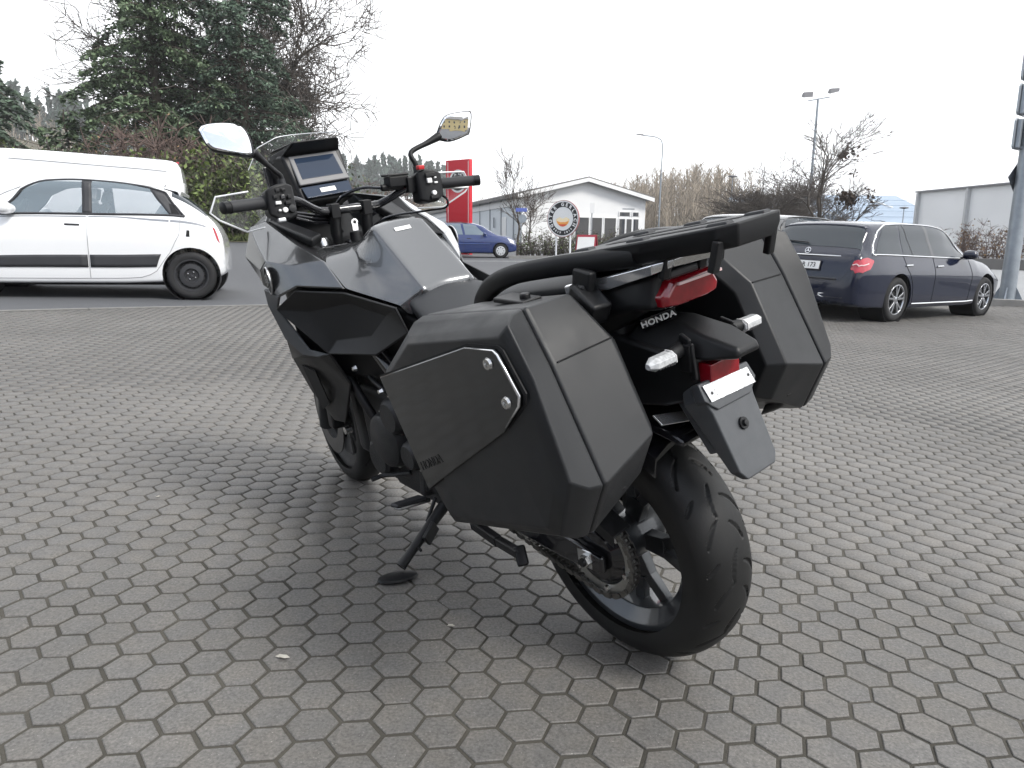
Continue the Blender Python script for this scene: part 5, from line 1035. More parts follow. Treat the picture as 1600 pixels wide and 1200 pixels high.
def branchy(rng, base, H, levels, r0, spread, up, nsub, crook=.18, first=.3, lenf=.62, droop=0, dir0=(0, 0, 1), minr=.004):
    segs = []
    def grow(p, d, L, r, lev):
        m_ = 5 if lev < 2 else 3 if lev < 4 else 2
        step = L/m_; pts = [p]
        for k in range(m_):
            d = d+rng.normal(0, crook, 3)+np.array([0, 0, up*.12-droop*.1*lev]); d = d/np.linalg.norm(d)
            q = p+d*step; ra = r*(1-.5*k/m_); rb = r*(1-.5*(k+1)/m_); segs.append([*p, *q, max(ra, minr), max(rb, minr)]); p = q; pts.append(p)
            if lev < levels:
                nn = nsub[min(lev, len(nsub)-1)]
                cnt = rng.poisson(nn/m_) if (k+1)/m_ > (first if lev == 0 else .15) else 0
                for _ in range(cnt):
                    ax = np.cross(d, rng.normal(0, 1, 3)); ax /= np.linalg.norm(ax); an = rng.uniform(.5, 1.15)*spread
                    dd = d*np.cos(an)+ax*np.sin(an); grow(p, dd, L*lenf*rng.uniform(.65, 1.2), max(rb*.62, minr), lev+1)
        if lev < levels:
            for _ in range(2):
                ax = np.cross(d, rng.normal(0, 1, 3)); ax /= np.linalg.norm(ax); an = rng.uniform(.2, .6)*spread
                grow(p, d*np.cos(an)+ax*np.sin(an), L*lenf*rng.uniform(.7, 1.1), max(r*.45, minr), lev+1)
    grow(np.array(base, float), np.array(dir0, float), H, r0, 0)
    return segs
def bare_tree(name, label, loc, H, levels, r0, spread, up, nsub, seed, group=None, m=None, size=None, **k):
    rng = np.random.default_rng(seed); t = thing(name, label, 'tree', loc, 0, group)
    S = np.array(branchy(rng, (0, 0, -.1), H, levels, r0, spread, up, nsub, **k))
    if size:
        kz = size[1]/S[:, 5].max(); kx = size[0]/max(np.percentile(S[:, 3], 99)-np.percentile(S[:, 3], 1), .1)
        S[:, [2, 5]] *= kz; S[:, [0, 1, 3, 4]] *= kx
    big = S[:, 6] > r0*.28
    quick('trunk', *segs_mesh(S[big], 9), m or mBARK, t); quick('crown', *segs_mesh(S[~big], 4), m or mTWIG, t)
    return t, S
def shrub(name, label, loc, w, dpt, h, n, seed, m_twig, m_leaf=None, leaves=0, lsize=.07, group=None, lean=.35, cat='shrub', sub=6):
    rng = np.random.default_rng(seed); t = thing(name, label, cat, loc, 0, group); S = []
    P0 = np.stack([rng.uniform(-w/2, w/2, n)*.9, rng.uniform(-dpt/2, dpt/2, n)*.9, np.full(n, -.05)], 1); d = rng.normal(0, lean, (n, 3)); d[:, 2] = 1; d /= np.linalg.norm(d, axis=1, keepdims=True)
    hv = h*rng.uniform(.55, 1.08, n)*(1-.35*(2*np.abs(P0[:, 0])/w)**3); tips = []
    p = P0.copy()
    for k in range(4):
        q = p+d*(hv/4)[:, None]+rng.normal(0, .02*h, (n, 3)); S.append(np.concatenate([p, q, np.full((n, 1), .012*(1-k*.2)*max(h, .8)), np.full((n, 1), .012*(.8-k*.2)*max(h, .8)+.002)], 1)); tips.append(q)
        d = d+rng.normal(0, .22, (n, 3)); d[:, 2] = np.maximum(d[:, 2], .15); d /= np.linalg.norm(d, axis=1, keepdims=True); p = q
    nodes = np.concatenate(tips[0:])
    for _ in range(sub):
        e = rng.normal(0, 1, (len(nodes), 3)); e[:, 2] = np.abs(e[:, 2])*.8+.2; e /= np.linalg.norm(e, axis=1, keepdims=True); q = nodes+e*(h*rng.uniform(.06, .24, len(nodes)))[:, None]
        S.append(np.concatenate([nodes, q, np.full((len(nodes), 1), .0045*max(h, .8)), np.full((len(nodes), 1), .0025*max(h, .8))], 1)); tips.append(q)
    quick('twigs', *segs_mesh(np.concatenate(S), 4), m_twig, t)
    if leaves:
        al = np.concatenate(tips); c = al[rng.integers(0, len(al), leaves)]+rng.normal(0, .05*h, (leaves, 3)); c[:, 2] = np.maximum(c[:, 2], .02)
        quick('leaves', *leaf_mesh(c, rng.normal(0, 1, (leaves, 3)), lsize, rng, .5, .6), m_leaf, t, False)
    return t
mBARK = mat('bark', (.075, .062, .050), .9, var=.35, vs=6, bump=.6, bs=25)
mTWIG = mat('twig', (.085, .072, .062), .85, var=.25, vs=3)
mTWR = mat('twig_reddish', (.115, .080, .068), .85, var=.3, vs=3)
mFIR = mat('fir_needles', (.092, .132, .072), .6, island=.75, var=.65, vs=.8)
mFIR2 = mat('fir_needles_blue', (.082, .122, .084), .6, island=.75, var=.6, vs=.8)
mYEW = mat('yew_needles', (.075, .10, .032), .6, island=.75, var=.6, vs=1)
mIVY = mat('ivy_leaves', (.085, .115, .030), .5, island=.8, var=.7, vs=1.5)
mDRY = mat('dry_leaves', (.20, .13, .07), .8, island=.8, var=.5)
mGRS = mat('verge_grass', (.085, .105, .035), .8, island=.7, var=.5, vs=2)
def gp(x, y, dz=0): return (x, y, gzf(x, y)+dz)
# big evergreens on the left
conifer('conifer_tree', 'tall dark green conifer rising above the white van', gp(-17.4, 37), 18.5, 4.7, 3, mFIR, 1.55, .03, .62, .23, 'conifers behind the cars')
conifer('conifer_tree', 'tall slender conifer just left of the bare oak', gp(-13.4, 37.5), 19.5, 3.1, 5, mFIR2, 1.5, .03, .50, .22, 'conifers behind the cars')
conifer('conifer_tree', 'conifer with drooping boughs cut by the left edge of the photo', gp(-31.2, 42), 17, 5.4, 11, mFIR2, 1.3, .05, .7, .34, 'conifers behind the cars', .35)
conifer('conifer_tree', 'low spreading conifer to the left of the tallest one', gp(-21.0, 35.5), 5.6, 2.6, 17, mFIR, 1.2, .05, .6, .28, 'conifers behind the cars', .2)
# bare oak
bare_tree('oak_tree', 'leafless oak with crooked spreading limbs right of the conifers', gp(-12.6, 44), 6.2, 5, .60, 1.1, .30, (9, 6, 5, 4, 3), 23, None, size=(13.5, 14.0), crook=.27, first=.25, lenf=.70, minr=.015)
conifer('yew_bush', 'rounded dark yew bush above the roof of the van', gp(-21.5, 30), 4.6, 2.6, 31, mYEW, 1.5, .02, .35, .22)
bpy.data.objects['yew_bush']['category'] = 'shrub'
shrub('bare_shrub', 'reddish brown leafless shrub below the conifers', gp(-14.2, 30), 4.6, 2.5, 4.3, 150, 41, mTWR, mDRY, 900, .10, sub=8)
shrub('bare_shrub', 'tangled brown thicket at the foot of the tallest conifer', gp(-19.0, 31), 7, 2.5, 3.4, 170, 43, mTWIG, mYEW, 2500, .12, sub=7)
shrub('ivy_hedge', 'yellow green ivy hedge between the white hatchback and the motorcycle', gp(-11.9, 28), 4.2, 1.6, 3.0, 90, 47, mTWIG, mIVY, 9000, .17, cat='hedge')
shrub('ivy_hedge', 'dark green hedge behind the left handlebar grip', gp(-9.2, 31), 3.6, 1.6, 3.2, 80, 53, mTWR, mYEW, 6500, .16, cat='hedge')
shrub('bare_shrub', 'leafless bush beneath the oak, behind the instrument display', gp(-6.6, 34), 4, 2, 2.6, 90, 59, mTWR, mDRY, 500, .09, sub=7)
# grass verge under the hedges
rng = np.random.default_rng(61); k = 9000; gx = rng.uniform(-16.5, -5.5, k); gy = 27.2+rng.uniform(-1.2, 2.2, k)+(gx+16)*.16
quick('verge_grass', *leaf_mesh(np.stack([gx, gy, gz(gx, gy)+.10], 1), np.tile([0, 0, 1.], (k, 1)), .32, rng, .5, .25), mGRS); tag(bpy.data.objects['verge_grass'], 'rough grass on the verge under the hedges', 'grass', kind='stuff')
bk = obj('verge_bank', grid_sheet(np.linspace(-40, -3, 30), np.linspace(26.5, 60, 14), lambda X, Y: gz(X, Y)+.03+.05*np.clip(Y-27-(X+16)*.16, -.5, 30)), mat('verge_soil', (.065, .062, .035), .95, var=.4, vs=1.5, bump=.5, bs=20), smooth=180); tag(bk, kind='structure')
# bare trees along the street
bare_tree('street_tree', 'tall thin leafless tree in front of the white hall', gp(.20, 35), 1.9, 4, .075, .60, .5, (4, 3, 2.5, 2), 71, 'young street trees', size=(2.9, 5.1), crook=.13, first=.5, lenf=.80, minr=.007)
bare_tree('street_tree', 'short thin leafless tree left of the round sign', gp(.98, 36), 1.6, 4, .065, .7, .45, (4, 3, 2.5, 2), 72, 'young street trees', size=(2.2, 3.7), crook=.14, first=.45, lenf=.78, minr=.007)
nt_, nS = bare_tree('nest_tree', 'leafless tree with a dark nest of dead leaves beside the floodlight mast', gp(12.75, 30), 3.4, 4, .12, .85, .40, (6, 4, 3, 2.5), 77, None, size=(4.6, 5.9), crook=.14, first=.35, lenf=.60, minr=.008)
rng = np.random.default_rng(5); ends = nS[(nS[:, 6] < .02) & (nS[:, 0] > .2) & (nS[:, 2] > 2.0)]
if len(ends):
    c0 = np.array([1.2, 0, 3.2]); q = ends[np.argsort(np.linalg.norm(ends[:, 3:6]-c0, axis=1))[:60], 3:6]; c = q[rng.integers(0, len(q), 420)]+rng.normal(0, .10, (420, 3))
    quick('dead_leaves', *leaf_mesh(c, rng.normal(0, 1, (420, 3)), .15, rng, .5, .6), mat('dead_leaf', (.05, .035, .026), .9, island=.8, var=.4), nt_, False)
bare_tree('broad_tree', 'broad rounded leafless tree behind the luggage rack', gp(14.7, 43), 1.6, 5, .17, .85, .45, (7, 5, 4, 3, 2), 83, 'broad trees', size=(5.3, 5.9), crook=.15, first=.1, lenf=.82, minr=.008)
bare_tree('broad_tree', 'broad leafless tree left of the floodlight mast', gp(17.7, 44), 1.5, 5, .15, .90, .40, (6, 5, 4, 3, 2), 89, 'broad trees', size=(4.6, 4.8), crook=.15, first=.1, lenf=.80, minr=.008)
# hedges
for i, (x, y, w, h, lf) in enumerate(((2.2, 33.4, 4.4, 1.25, 1600), (5.6, 35.5, 4.5, 1.2, 900), (9.6, 38.5, 5, 1.3, 700))):
    shrub('street_hedge', ('twiggy hedge between the small blue car and the round sign', 'twiggy hedge behind the red sandwich board', 'twiggy hedge in front of the hall windows')[i], gp(x, y), w, 1.3, h, 170, 101+i, mTWIG, mYEW, lf, .09, 'hedges along the street', cat='hedge', sub=6)
for i, (x, y, w, h) in enumerate(((17.3, 26.5, 3.0, 1.5), (20.2, 25.5, 3.0, 1.4))):
    shrub('roadside_shrub', ('thin leafy shrub left of the signpost, before the grey wall', 'thin leafy shrub right of the signpost, before the grey wall')[i], gp(x, y, .2), w, 1.2, h, 70, 111+i, mTWR, mDRY, 500, .09, 'roadside shrubs', sub=5)

# ================================================================== buildings
mWALL = mat('white_render', (.78, .78, .77), .8, var=.04, vs=.6)
mWALLB = mat('pale_panel', (.62, .66, .69), .6, var=.04, vs=.5)
mROOFG = mat('grey_roof', (.16, .155, .15), .8, var=.25, vs=.8, bump=.3, bs=8)
mROOFB = mat('blue_roof', (.25, .315, .395), .55, var=.05, vs=.4)
mCONC = mat('wall_panel', (.80, .80, .79), .8, var=.05, vs=.4)
mWIN = mat('hall_glass', (.03, .035, .045), .05, spec=.8)
def hall():
    h = thing('gabled_hall', 'white gabled hall with dark ground floor windows across the street', 'building', (.62, 58.8, 0), 0)
    g = Vector((.955, .30, 0)).normalized(); s = Vector((-g.y, g.x, 0)); W, Lh = 10.9, 46; ze, za = 4.90, 6.22; zb = 0
    def q(a, b, z): return g*a+s*b+Vector((0, 0, z))
    def wall(name, pts, m, par, th, n): return obj(name, prism(pts, n*th), m, par, smooth=0)
    gw = obj('gable_wall', prism([q(0, 0, zb), q(W, 0, zb), q(W, 0, ze), q(W/2, 0, za), q(0, 0, ze)], s*.3), mWALL, h, smooth=0)
    sw = obj('side_wall', prism([q(0, .31, zb), q(0, Lh, zb), q(0, Lh, ze), q(0, .31, ze)], g*.3), mWALLB, h, smooth=0)
    obj('back_wall', prism([q(W, .31, zb), q(W, Lh, zb), q(W, Lh, ze), q(W, .31, ze)], -g*.3), mWALL, h, smooth=0)
    for sg in (0, 1):
        a0, a1 = (-.5, W/2) if sg == 0 else (W+.5, W/2); sl = (za-ze)/(W/2)
        z0 = ze-.5*sl
        obj('roof', prism([q(a0, -.6, z0+.02), q(a1, -.6, za+.02), q(a1, Lh+.4, za+.02), q(a0, Lh+.4, z0+.02)], (0, 0, .28)), mROOFG, h, smooth=0)
        obj('fascia', prism([q(a0, -.63, z0-.10), q(a1, -.63, za-.10), q(a1, -.63, za+.20), q(a0, -.63, z0+.20)], s*.028), mWALL, h, smooth=0)
    for k in range(8): obj('wall_post', bar(q(-.03, 2+k*3.6, zb), q(-.03, 2+k*3.6, ze), .10, .12, g), mat('post_grey', (.34, .36, .38), .7), sw)
    obj('eave_band', bar(q(-.04, 0, ze-.45), q(-.04, Lh, ze-.45), .10, .5, (0, 0, 1)), mWALL, sw)
    for a, w, z0, z1 in ((5.2, 1.25, .6, 3.35), (6.5, 1.0, .6, 3.35), (7.7, 1.1, .6, 3.35), (8.78, .6, .3, 3.3), (9.42, .55, .3, 3.3), (10.05, .55, .6, 3.3), (9.0, 1.0, 3.5, 3.85), (10.0, .6, 3.5, 3.85)):
        wd = obj('window', prism([q(a-w/2, -.005, z0), q(a+w/2, -.005, z0), q(a+w/2, -.005, z1), q(a-w/2, -.005, z1)], -s*.02), mWIN, gw, smooth=0)
        obj('window_frame', join(bar(q(a-w/2, -.03, z0), q(a-w/2, -.03, z1), .08, .08, g), bar(q(a+w/2, -.03, z0), q(a+w/2, -.03, z1), .08, .08, g), bar(q(a-w/2, -.03, z1), q(a+w/2, -.03, z1), .07, .08)), mWALL, wd, smooth=0)
    obj('wall_lettering', prism([q(8.8, -.01, 4.05), q(9.9, -.01, 4.05), q(9.9, -.01, 4.14), q(8.8, -.01, 4.14)], -s*.01), MATS['post_grey'], gw, smooth=0)
    obj('side_door', prism([q(-.01, 4.1, .4), q(-.01, 5.4, .4), q(-.01, 5.4, 3.4), q(-.01, 4.1, 3.4)], -g*.03), mWALL, sw, smooth=0)
    obj('wall_lamp', box(q(-.12, 7.6, 3.0), (.12, .12, .9)), MATS['post_grey'], sw, smooth=0)
hall()
def right_hall():
    h = thing('panel_hall', 'long white hall wall divided by grey pillars at the right edge', 'building', (0, 0, 0))
    A_, B_ = Vector((35.0, 64.5, 0)), Vector((38.2, 48.0, 0)); d = (B_-A_).normalized(); n = Vector((d.y, -d.x, 0)); n = n if n.y < 0 or n.x < 0 else -n; L_ = (B_-A_).length+14; H_ = 5.85
    wl = obj('wall', prism([A_, A_+d*L_, A_+d*L_+Vector((0, 0, H_)), A_+Vector((0, 0, H_))], -n*.4), mCONC, h, smooth=0)
    back = (Vector((1, .1, 0))).normalized()
    obj('end_wall', prism([A_+d*.05-n*.41, A_+d*.05-n*.41+back*18, A_+d*.05-n*.41+back*18+Vector((0, 0, H_)), A_+d*.05-n*.41+Vector((0, 0, H_))], d*.4), mCONC, h, smooth=0)
    obj('roof_edge', bar(A_+Vector((0, 0, H_+.06))+n*.02, A_+d*L_+Vector((0, 0, H_+.06))+n*.02, .5, .12), mat('roof_edge_grey', (.22, .22, .23), .6), h)
    for k in range(7):
        p = A_+d*(.3+5.4*k)+n*.10; obj('pillar', bar(p, p+Vector((0, 0, H_-.05)), .45, .2, d), mat('pillar_grey', (.50, .505, .50), .8, var=.1, vs=2), wl)
right_hall()
def blue_hall():
    h = thing('blue_roofed_hall', 'low hall with pale blue roofs and white verges in the distance', 'building', (0, 0, 0))
    Y = 92
    for i, (x0, x1, z0, z1) in enumerate(((30.5, 39, 4.2, 7.7), (37.5, 53, 3.9, 8.2))):
        obj('wall', box(((x0+x1)/2, Y+10-i*2, z0/2), (x1-x0, 20, z0)), mWALL, h, smooth=0)
        obj('roof', prism([(x0-.4, Y-.4-i*2, z0), (x1+.4, Y-.4-i*2, z0), (x1+.4, Y+12, z1), (x0-.4, Y+12, z1)], (0, 0, .2)), mROOFB, h, smooth=0)
        obj('verge', bar((x0+5.5, Y-.6-i*2, z0-.3), (x0-1.2, Y+9, z1-.4), .5, .4), mWALL, h, smooth=0)
        for k in range(5): obj('roof_line', bar((x0, Y-.2-i*2+k*2.4, z0+.28+(z1-z0)*k*2.4/12.5), (x1, Y-.2-i*2+k*2.4, z0+.28+(z1-z0)*k*2.4/12.5), .07, .05), mat('roof_line_blue', (.20, .26, .34), .6), h, smooth=0)
    obj('roof_hatch', bar((49.5, Y+5, 6.4), (48.4, Y+10, 7.7), .25, .2), mWALL, h, smooth=0)
blue_hall()
def cottage():
    h = thing('cottage', 'cottage with a brown tiled roof at the left edge', 'building', gp(-33, 38), .12)
    obj('wall', box((0, 0, 1.6), (10, 7, 4.2)), mWALL, h, smooth=0)
    mT = mat('roof_tiles', (.16, .115, .095), .85, var=.3, vs=3, bump=.4, bs=10)
    a = math.atan2(2.6, 4.0)
    for sgn in (-1, 1):
        rf = obj('roof', prism([(-5.4, sgn*4.1, 3.6), (5.4, sgn*4.1, 3.6), (5.4, 0, 6.3), (-5.4, 0, 6.3)], (0, 0, .12)), mT, h, smooth=0)
        if sgn < 0:
            tm = bpy.data.meshes.new('tile_course')
            for k in range(14):
                t0 = k/14; y = -4.15+4.1*t0; z = 3.72+2.7*t0
                obj('tile_course', bar((-5.42, y, z+.02), (5.42, y, z+.02), .34, .05, (0, -math.sin(a)*1, math.cos(a))), mT, rf, bevel=.01)
    for x in (1.2, 3.6):
        w = obj('window', box((x, -3.53, 2.3), (1.0, .06, 1.1)), mWIN, h, smooth=0); obj('window_frame', join(box((x, -3.57, 2.3), (.06, .05, 1.1)), box((x, -3.57, 2.88), (1.1, .05, .08))), mWALL, w, smooth=0)
cottage()
# ================================================================== street furniture
mGALV = mat('galvanised_steel', (.30, .33, .36), .42, metal=.6, var=.18, vs=5, bump=.15, bs=60)
def sign_post():
    bx_, by_ = 10.12, 14.85; t = thing('sign_post', 'thick galvanised signpost carrying four road sign backs at the right edge', 'signpost', gp(bx_, by_))
    H_ = 5.75; lean = .0
    obj('pole', lathe([(.148, -.1), (.146, .02), (.135, 2.5), (.120, H_), (.01, H_+.01)], 28, (0, 0, 0), 'z'), mGALV, t, smooth=60)
    obj('base_plate', join(ringloft([[(a*.30, b*.30, .0) for a, b in ((-1, -1), (1, -1), (1, 1), (-1, 1))], [(a*.29, b*.29, .05) for a, b in ((-1, -1), (1, -1), (1, 1), (-1, 1))]]), *[prism([(.13*math.cos(a), .13*math.sin(a), .05), (.27*math.cos(a), .27*math.sin(a), .05), (.13*math.cos(a), .13*math.sin(a), .32)], (-.02*math.sin(a), .02*math.cos(a), 0)) for a in (PI/4, 3*PI/4, 5*PI/4, 7*PI/4)]), mGALV, t, smooth=20)
    mB = mat('sign_back', (.34, .37, .40), .40, metal=.6, var=.1, vs=3)
    yaw = R_(38); u = Vector((math.cos(yaw), math.sin(yaw), 0)); n = Vector((-u.y, u.x, 0))
    for i, zc in enumerate((5.20, 4.56, 3.92, 3.28)):
        w0, w1 = -.33+.0*i, 1.15
        def q(a, z, d): return u*a+n*(d-.05)+Vector((0, 0, zc+z))
        c_ = .05
        poly = [(w0+c_, -.29), (w1, -.29), (w1, .29), (w0+c_, .29), (w0, .29-c_), (w0, -.29+c_)]
        pb = obj('sign_panel', ringloft([[q(a, z, .20) for a, z in poly], [q(a, z, .23) for a, z in poly]]), mB, t, bevel=.006)
        obj('sign_channel', join(*[bar(q(w0+.12, -.27, .16), q(w0+.12, .27, .16), .10, .07, tuple(n))]), mGALV, pb, bevel=.01)
        obj('sign_clamp', join(*[bar(q(-.10, z, .02), q(-.10, z, .17), .05, .05) for z in (.26, -.26)]), mGALV, pb, bevel=.006)
    tp = [Vector((-.30, .17, 2.48)), Vector((0, .17, 2.90)), Vector((.0, .17, 2.06))]
    yaw2 = R_(28); u2 = Vector((math.cos(yaw2), math.sin(yaw2), 0))
    q2 = lambda a, z: u2*a+Vector((0, .16, 2.46+z))
    dk = obj('diamond_sign', prism([q2(-.34, 0), q2(0, -.36), q2(.34, 0), q2(0, .36)], (-.006, .012, 0)), mat('sign_dark', (.09, .10, .115), .5, metal=.3), t, bevel=.004)
sign_post()
def mast():
    t = thing('floodlight_mast', 'tall slim mast with two floodlights above the parked cars', 'lamp post', gp(19.9, 50))
    obj('pole', lathe([(.11, 0), (.07, 10.0), (.001, 10.02)], 16, (0, 0, 0), 'z'), mGALV, t)
    obj('crossbar', bar((-.65, 0, 9.85), (.75, 0, 10.1), .07, .07), mGALV, t)
    for x, z in ((-.75, 10.1), (.95, 10.35)):
        obj('floodlight', ringloft([[(x-.30, -.25, z-.10), (x+.30, -.25, z+.06*(1 if x > 0 else -1)), (x+.30, .2, z+.12), (x-.30, .2, z+.02)], [(x-.26, -.15, z+.26), (x+.36, -.15, z+.30), (x+.26, .2, z+.34), (x-.22, .2, z+.28)]]), mat('lamp_grey', (.12, .12, .13), .5), t, bevel=.02)
mast()
def street_lamp(label, x, y, H_, arm, r=.06):
    t = thing('street_lamp', label, 'lamp post', gp(x, y), 0, 'street lamps'); 
    obj('pole', tube(spline([(0, 0, 0), (0, 0, H_*.7), (0, 0, H_*.92), (-arm*.25, 0, H_*.985), (-arm, 0, H_+.05)], 6), [r]*6+[r*.75]*19, 10), mGALV, t, smooth=180)
    obj('lamp_head', ringloft([[(-arm-.55, -.10, H_+.10), (-arm-.55, .10, H_+.10), (-arm-.5, .06, H_+.16), (-arm-.5, -.06, H_+.16)], [(-arm+.05, -.12, H_+.02), (-arm+.05, .12, H_+.02), (-arm+.05, .08, H_+.12), (-arm+.05, -.08, H_+.12)]]), MATS['lamp_grey'], t, bevel=.03)
street_lamp('curved street lamp right of the white hall', 11.8, 60, 9.0, 1.6)
def post_lamp(label, x, y, H_):
    t = thing('post_lamp', label, 'lamp post', gp(x, y), 0, 'post lamps')
    obj('pole', lathe([(.06, 0), (.045, H_), (.001, H_)], 10, (0, 0, 0), 'z'), mGALV, t); obj('lamp_head', lathe([(.05, H_), (.42, H_+.08), (.40, H_+.16), (.02, H_+.22)], 16, (0, 0, 0), 'z'), MATS['lamp_grey'], t)
post_lamp('short post lamp left of the broad leafless tree', 19.9, 68, 6.6); post_lamp('tiny post lamp before the blue roofed hall', 37.9, 72, 4.2)
# red pylon
def pylon():
    t = thing('pylon_sign', 'tall red advertising pylon with a white ring behind the right grip', 'sign', gp(-2.62, 35.5), R_(-36))
    z0 = 4.95-t.location.z
    mR = mat('sign_red', (.62, .028, .045), .35)
    pn_ = obj('panel', box((0, 0, z0/2), (1.46, .22, z0)), mR, t, bevel=.01)
    for x in (-.60, .66): obj('pinstripe', box((x, -.113, z0/2-.02), (.028, .006, z0-.12)), mWH, pn_, smooth=0)
    zc = z0-.98
    rg = obj('ring', join(lathe([(.44, -.118), (.53, -.118), (.53, -.111), (.44, -.111)], 48, (0.02, 0, zc), 'y', True)), mWH, pn_)
    obj('disc', lathe([(.001, -.116), (.44, -.116), (.44, -.111), (.001, -.111)], 48, (.02, 0, zc)), mat('sign_black', (.02, .02, .022), .4), pn_)
    obj('banner', box((-.16, -.124, zc-.16), (1.35, .012, .30)), mWH, pn_, smooth=0)
    obj('banner_line', join(box((.0, -.132, zc-.16), (.5, .004, .02)), box((.38, -.132, zc-.17), (.22, .004, .05))), MATS['sign_black'], pn_, smooth=0)
    for k, ch in enumerate('A SA'):
        if ch == ' ': continue
        a = R_(118-k*20); obj('letter', text_shape(ch, .17, .002, frame_mtx((.02+.35*math.cos(a), -.119, zc+.35*math.sin(a)), (math.sin(a), 0, -math.cos(a)), (math.cos(a), 0, math.sin(a))), bold=.004), mWH, pn_, smooth=0)
pylon()
def round_sign():
    Y = 20.0; x = 1.34; t = thing('round_sign', 'round black and white bakery sign on two white posts', 'sign', gp(x, Y), R_(-32)); zc = 1.715-t.location.z; r = .475
    for px_ in (-.215, .215): obj('post', tube([(px_, .03, -.05), (px_, .03, zc)], .024, 10), mWP, t)
    bd_ = obj('board', lathe([(.001, -.02), (r, -.02), (r, .02), (.001, .02)], 64, (0, 0, zc)), mWH, t, smooth=30)
    obj('edge_band', lathe([(r, -.022), (r+.012, -.022), (r+.012, .022), (r, .022)], 64, (0, 0, zc), 'y', True), mat('sign_rim', (.35, .12, .12), .5), bd_)
    obj('black_ring', lathe([(r*.66, -.0235), (r*.93, -.0235), (r*.93, -.0205), (r*.66, -.0205)], 64, (0, 0, zc), 'y', True), MATS['sign_black'], bd_)
    def arc(txt, mid, step, rad, size, flip=1):
        for k, ch in enumerate(txt):
            if ch == ' ': continue
            a = R_(mid+flip*-1*(k-(len(txt)-1)/2)*step)
            ux = (math.sin(a)*flip, 0, -math.cos(a)*flip); uy = (math.cos(a)*flip, 0, math.sin(a)*flip)
            obj('letter', text_shape(ch, size, .001, frame_mtx((rad*math.cos(a), -.0245, zc+rad*math.sin(a)), ux, uy), bold=.005), mWH, bd_, smooth=0)
    arc('GUTER GERLACH', 92, 19.5, r*.79, .120); arc('SEIT 1816', -90, 11, r*.79, .062, -1)
    mO = mat('bun_orange', (.85, .36, .08), .5); mY = mat('bun_yellow', (.90, .66, .30), .5); mR2 = mat('bun_red', (.70, .10, .05), .5)
    def cap(r0, z0, z1, dy, m, sq=1):
        pts = [(r0*math.cos(a)*sq, -.0215-dy, zc-.01+r0*math.sin(a)) for a in np.linspace(PI*1.0, PI*2, 24)]
        pts = [p for p in pts]; obj('bun_print', prism(pts+[(r0*.5*sq, -.0215-dy, zc+.04), (0, -.0215-dy, zc-.0), (-r0*.5*sq, -.0215-dy, zc+.04)], (0, .001, 0)), m, bd_, smooth=0)
    cap(.20, 0, 0, .0005, mY); cap(.175, 0, 0, .0018, mat('bun_light', (.93, .78, .52), .5))
    obj('bun_print', prism([(.19*math.cos(a), -.0245, zc-.01+.195*math.sin(a)) for a in np.linspace(PI*1.08, PI*1.92, 20)]+[(.07, -.0245, zc-.09), (-.07, -.0245, zc-.09)], (0, .0008, 0)), mO, bd_, smooth=0)
    obj('bun_print', prism([(.185*math.cos(a), -.0258, zc-.01+.195*math.sin(a)) for a in np.linspace(PI*1.25, PI*1.75, 14)]+[(.03, -.0258, zc-.145), (-.03, -.0258, zc-.145)], (0, .0008, 0)), mR2, bd_, smooth=0)
round_sign()
def aboard():
    t = thing('sandwich_board', 'red framed sandwich board with blank white panel right of the round sign', 'sign', gp(2.06, 20.6), R_(-24)); H_ = 1.05
    mRf = mat('board_red', (.33, .03, .05), .5)
    for sg in (-1, 1):
        d = sg*.28; lf_ = obj('leaf', prism([(-.30, d, .0), (.30, d, .0), (.28, .02*sg, H_), (-.28, .02*sg, H_)], (0, .025*sg, 0)), mRf, t, bevel=.006)
        if sg < 0: obj('poster', prism([(-.25, d-.016, .05), (.255, d-.016, .05), (.245, -.064, H_-.06), (-.24, -.064, H_-.06)], (0, -.012, 0)), mWH, lf_, smooth=0)
    obj('gusset', prism([(-.295, -.27, .02), (-.295, .27, .02), (-.28, 0, H_-.02)], (.01, 0, 0)), mRf, t, smooth=0)
aboard()
def small_sign(name, label, x, y, H_, w, h, m, cat='sign'):
    t = thing(name, label, cat, gp(x, y)); obj('pole', tube([(0, 0, 0), (0, 0, H_)], .03, 8), mGALV, t); obj('board', box((0, -.04, H_-h/2), (w, .02, h)), m, t, bevel=.005); return t
small_sign('parking_sign', 'small white sign on a pole before the hall windows', 4.55, 43, 2.85, .26, .60, mWH)
ar = small_sign('arrow_sign', 'small blue direction sign by the thin street tree', .35, 34.2, 2.20, .52, .17, mat('sign_blue', (.10, .14, .42), .4))
obj('round_back', lathe([(.001, -.05), (.19, -.05), (.19, -.03), (.001, -.03)], 24, (.06, 0, 1.72)), mGALV, ar)
# kerbs, painted lines, low wall on the right
mKERB = mat('kerb_concrete', (.22, .215, .205), .9, var=.2, vs=4, bump=.3, bs=60)
def kerb(name, pts, w, h, step=1.0, label=None, m=None):
    t = bpy.data.objects.new(name, None); COL.objects.link(t); tag(t, kind='structure')
    for a, b in zip(pts[:-1], pts[1:]):
        a, b = Vector(a), Vector(b); L_ = (b-a).length; n = max(1, int(L_/step)); d = (b-a)/n
        for k in range(n):
            p, q = a+d*k, a+d*(k+.993); obj('kerb_stone', bar((p.x, p.y, gzf(p.x, p.y)+h/2-.05), (q.x, q.y, gzf(q.x, q.y)+h/2-.05), w, h+.1), m or mKERB, t, bevel=.012)
    return t
kerb('kerb', [(8.9, 14.35), (13.5, 12.6)], .14, .12)
kerb('far_kerb', [(-.2, 31.2), (1.6, 31.2), (3.4, 29.8), (5.0, 32.5)], .14, .12)
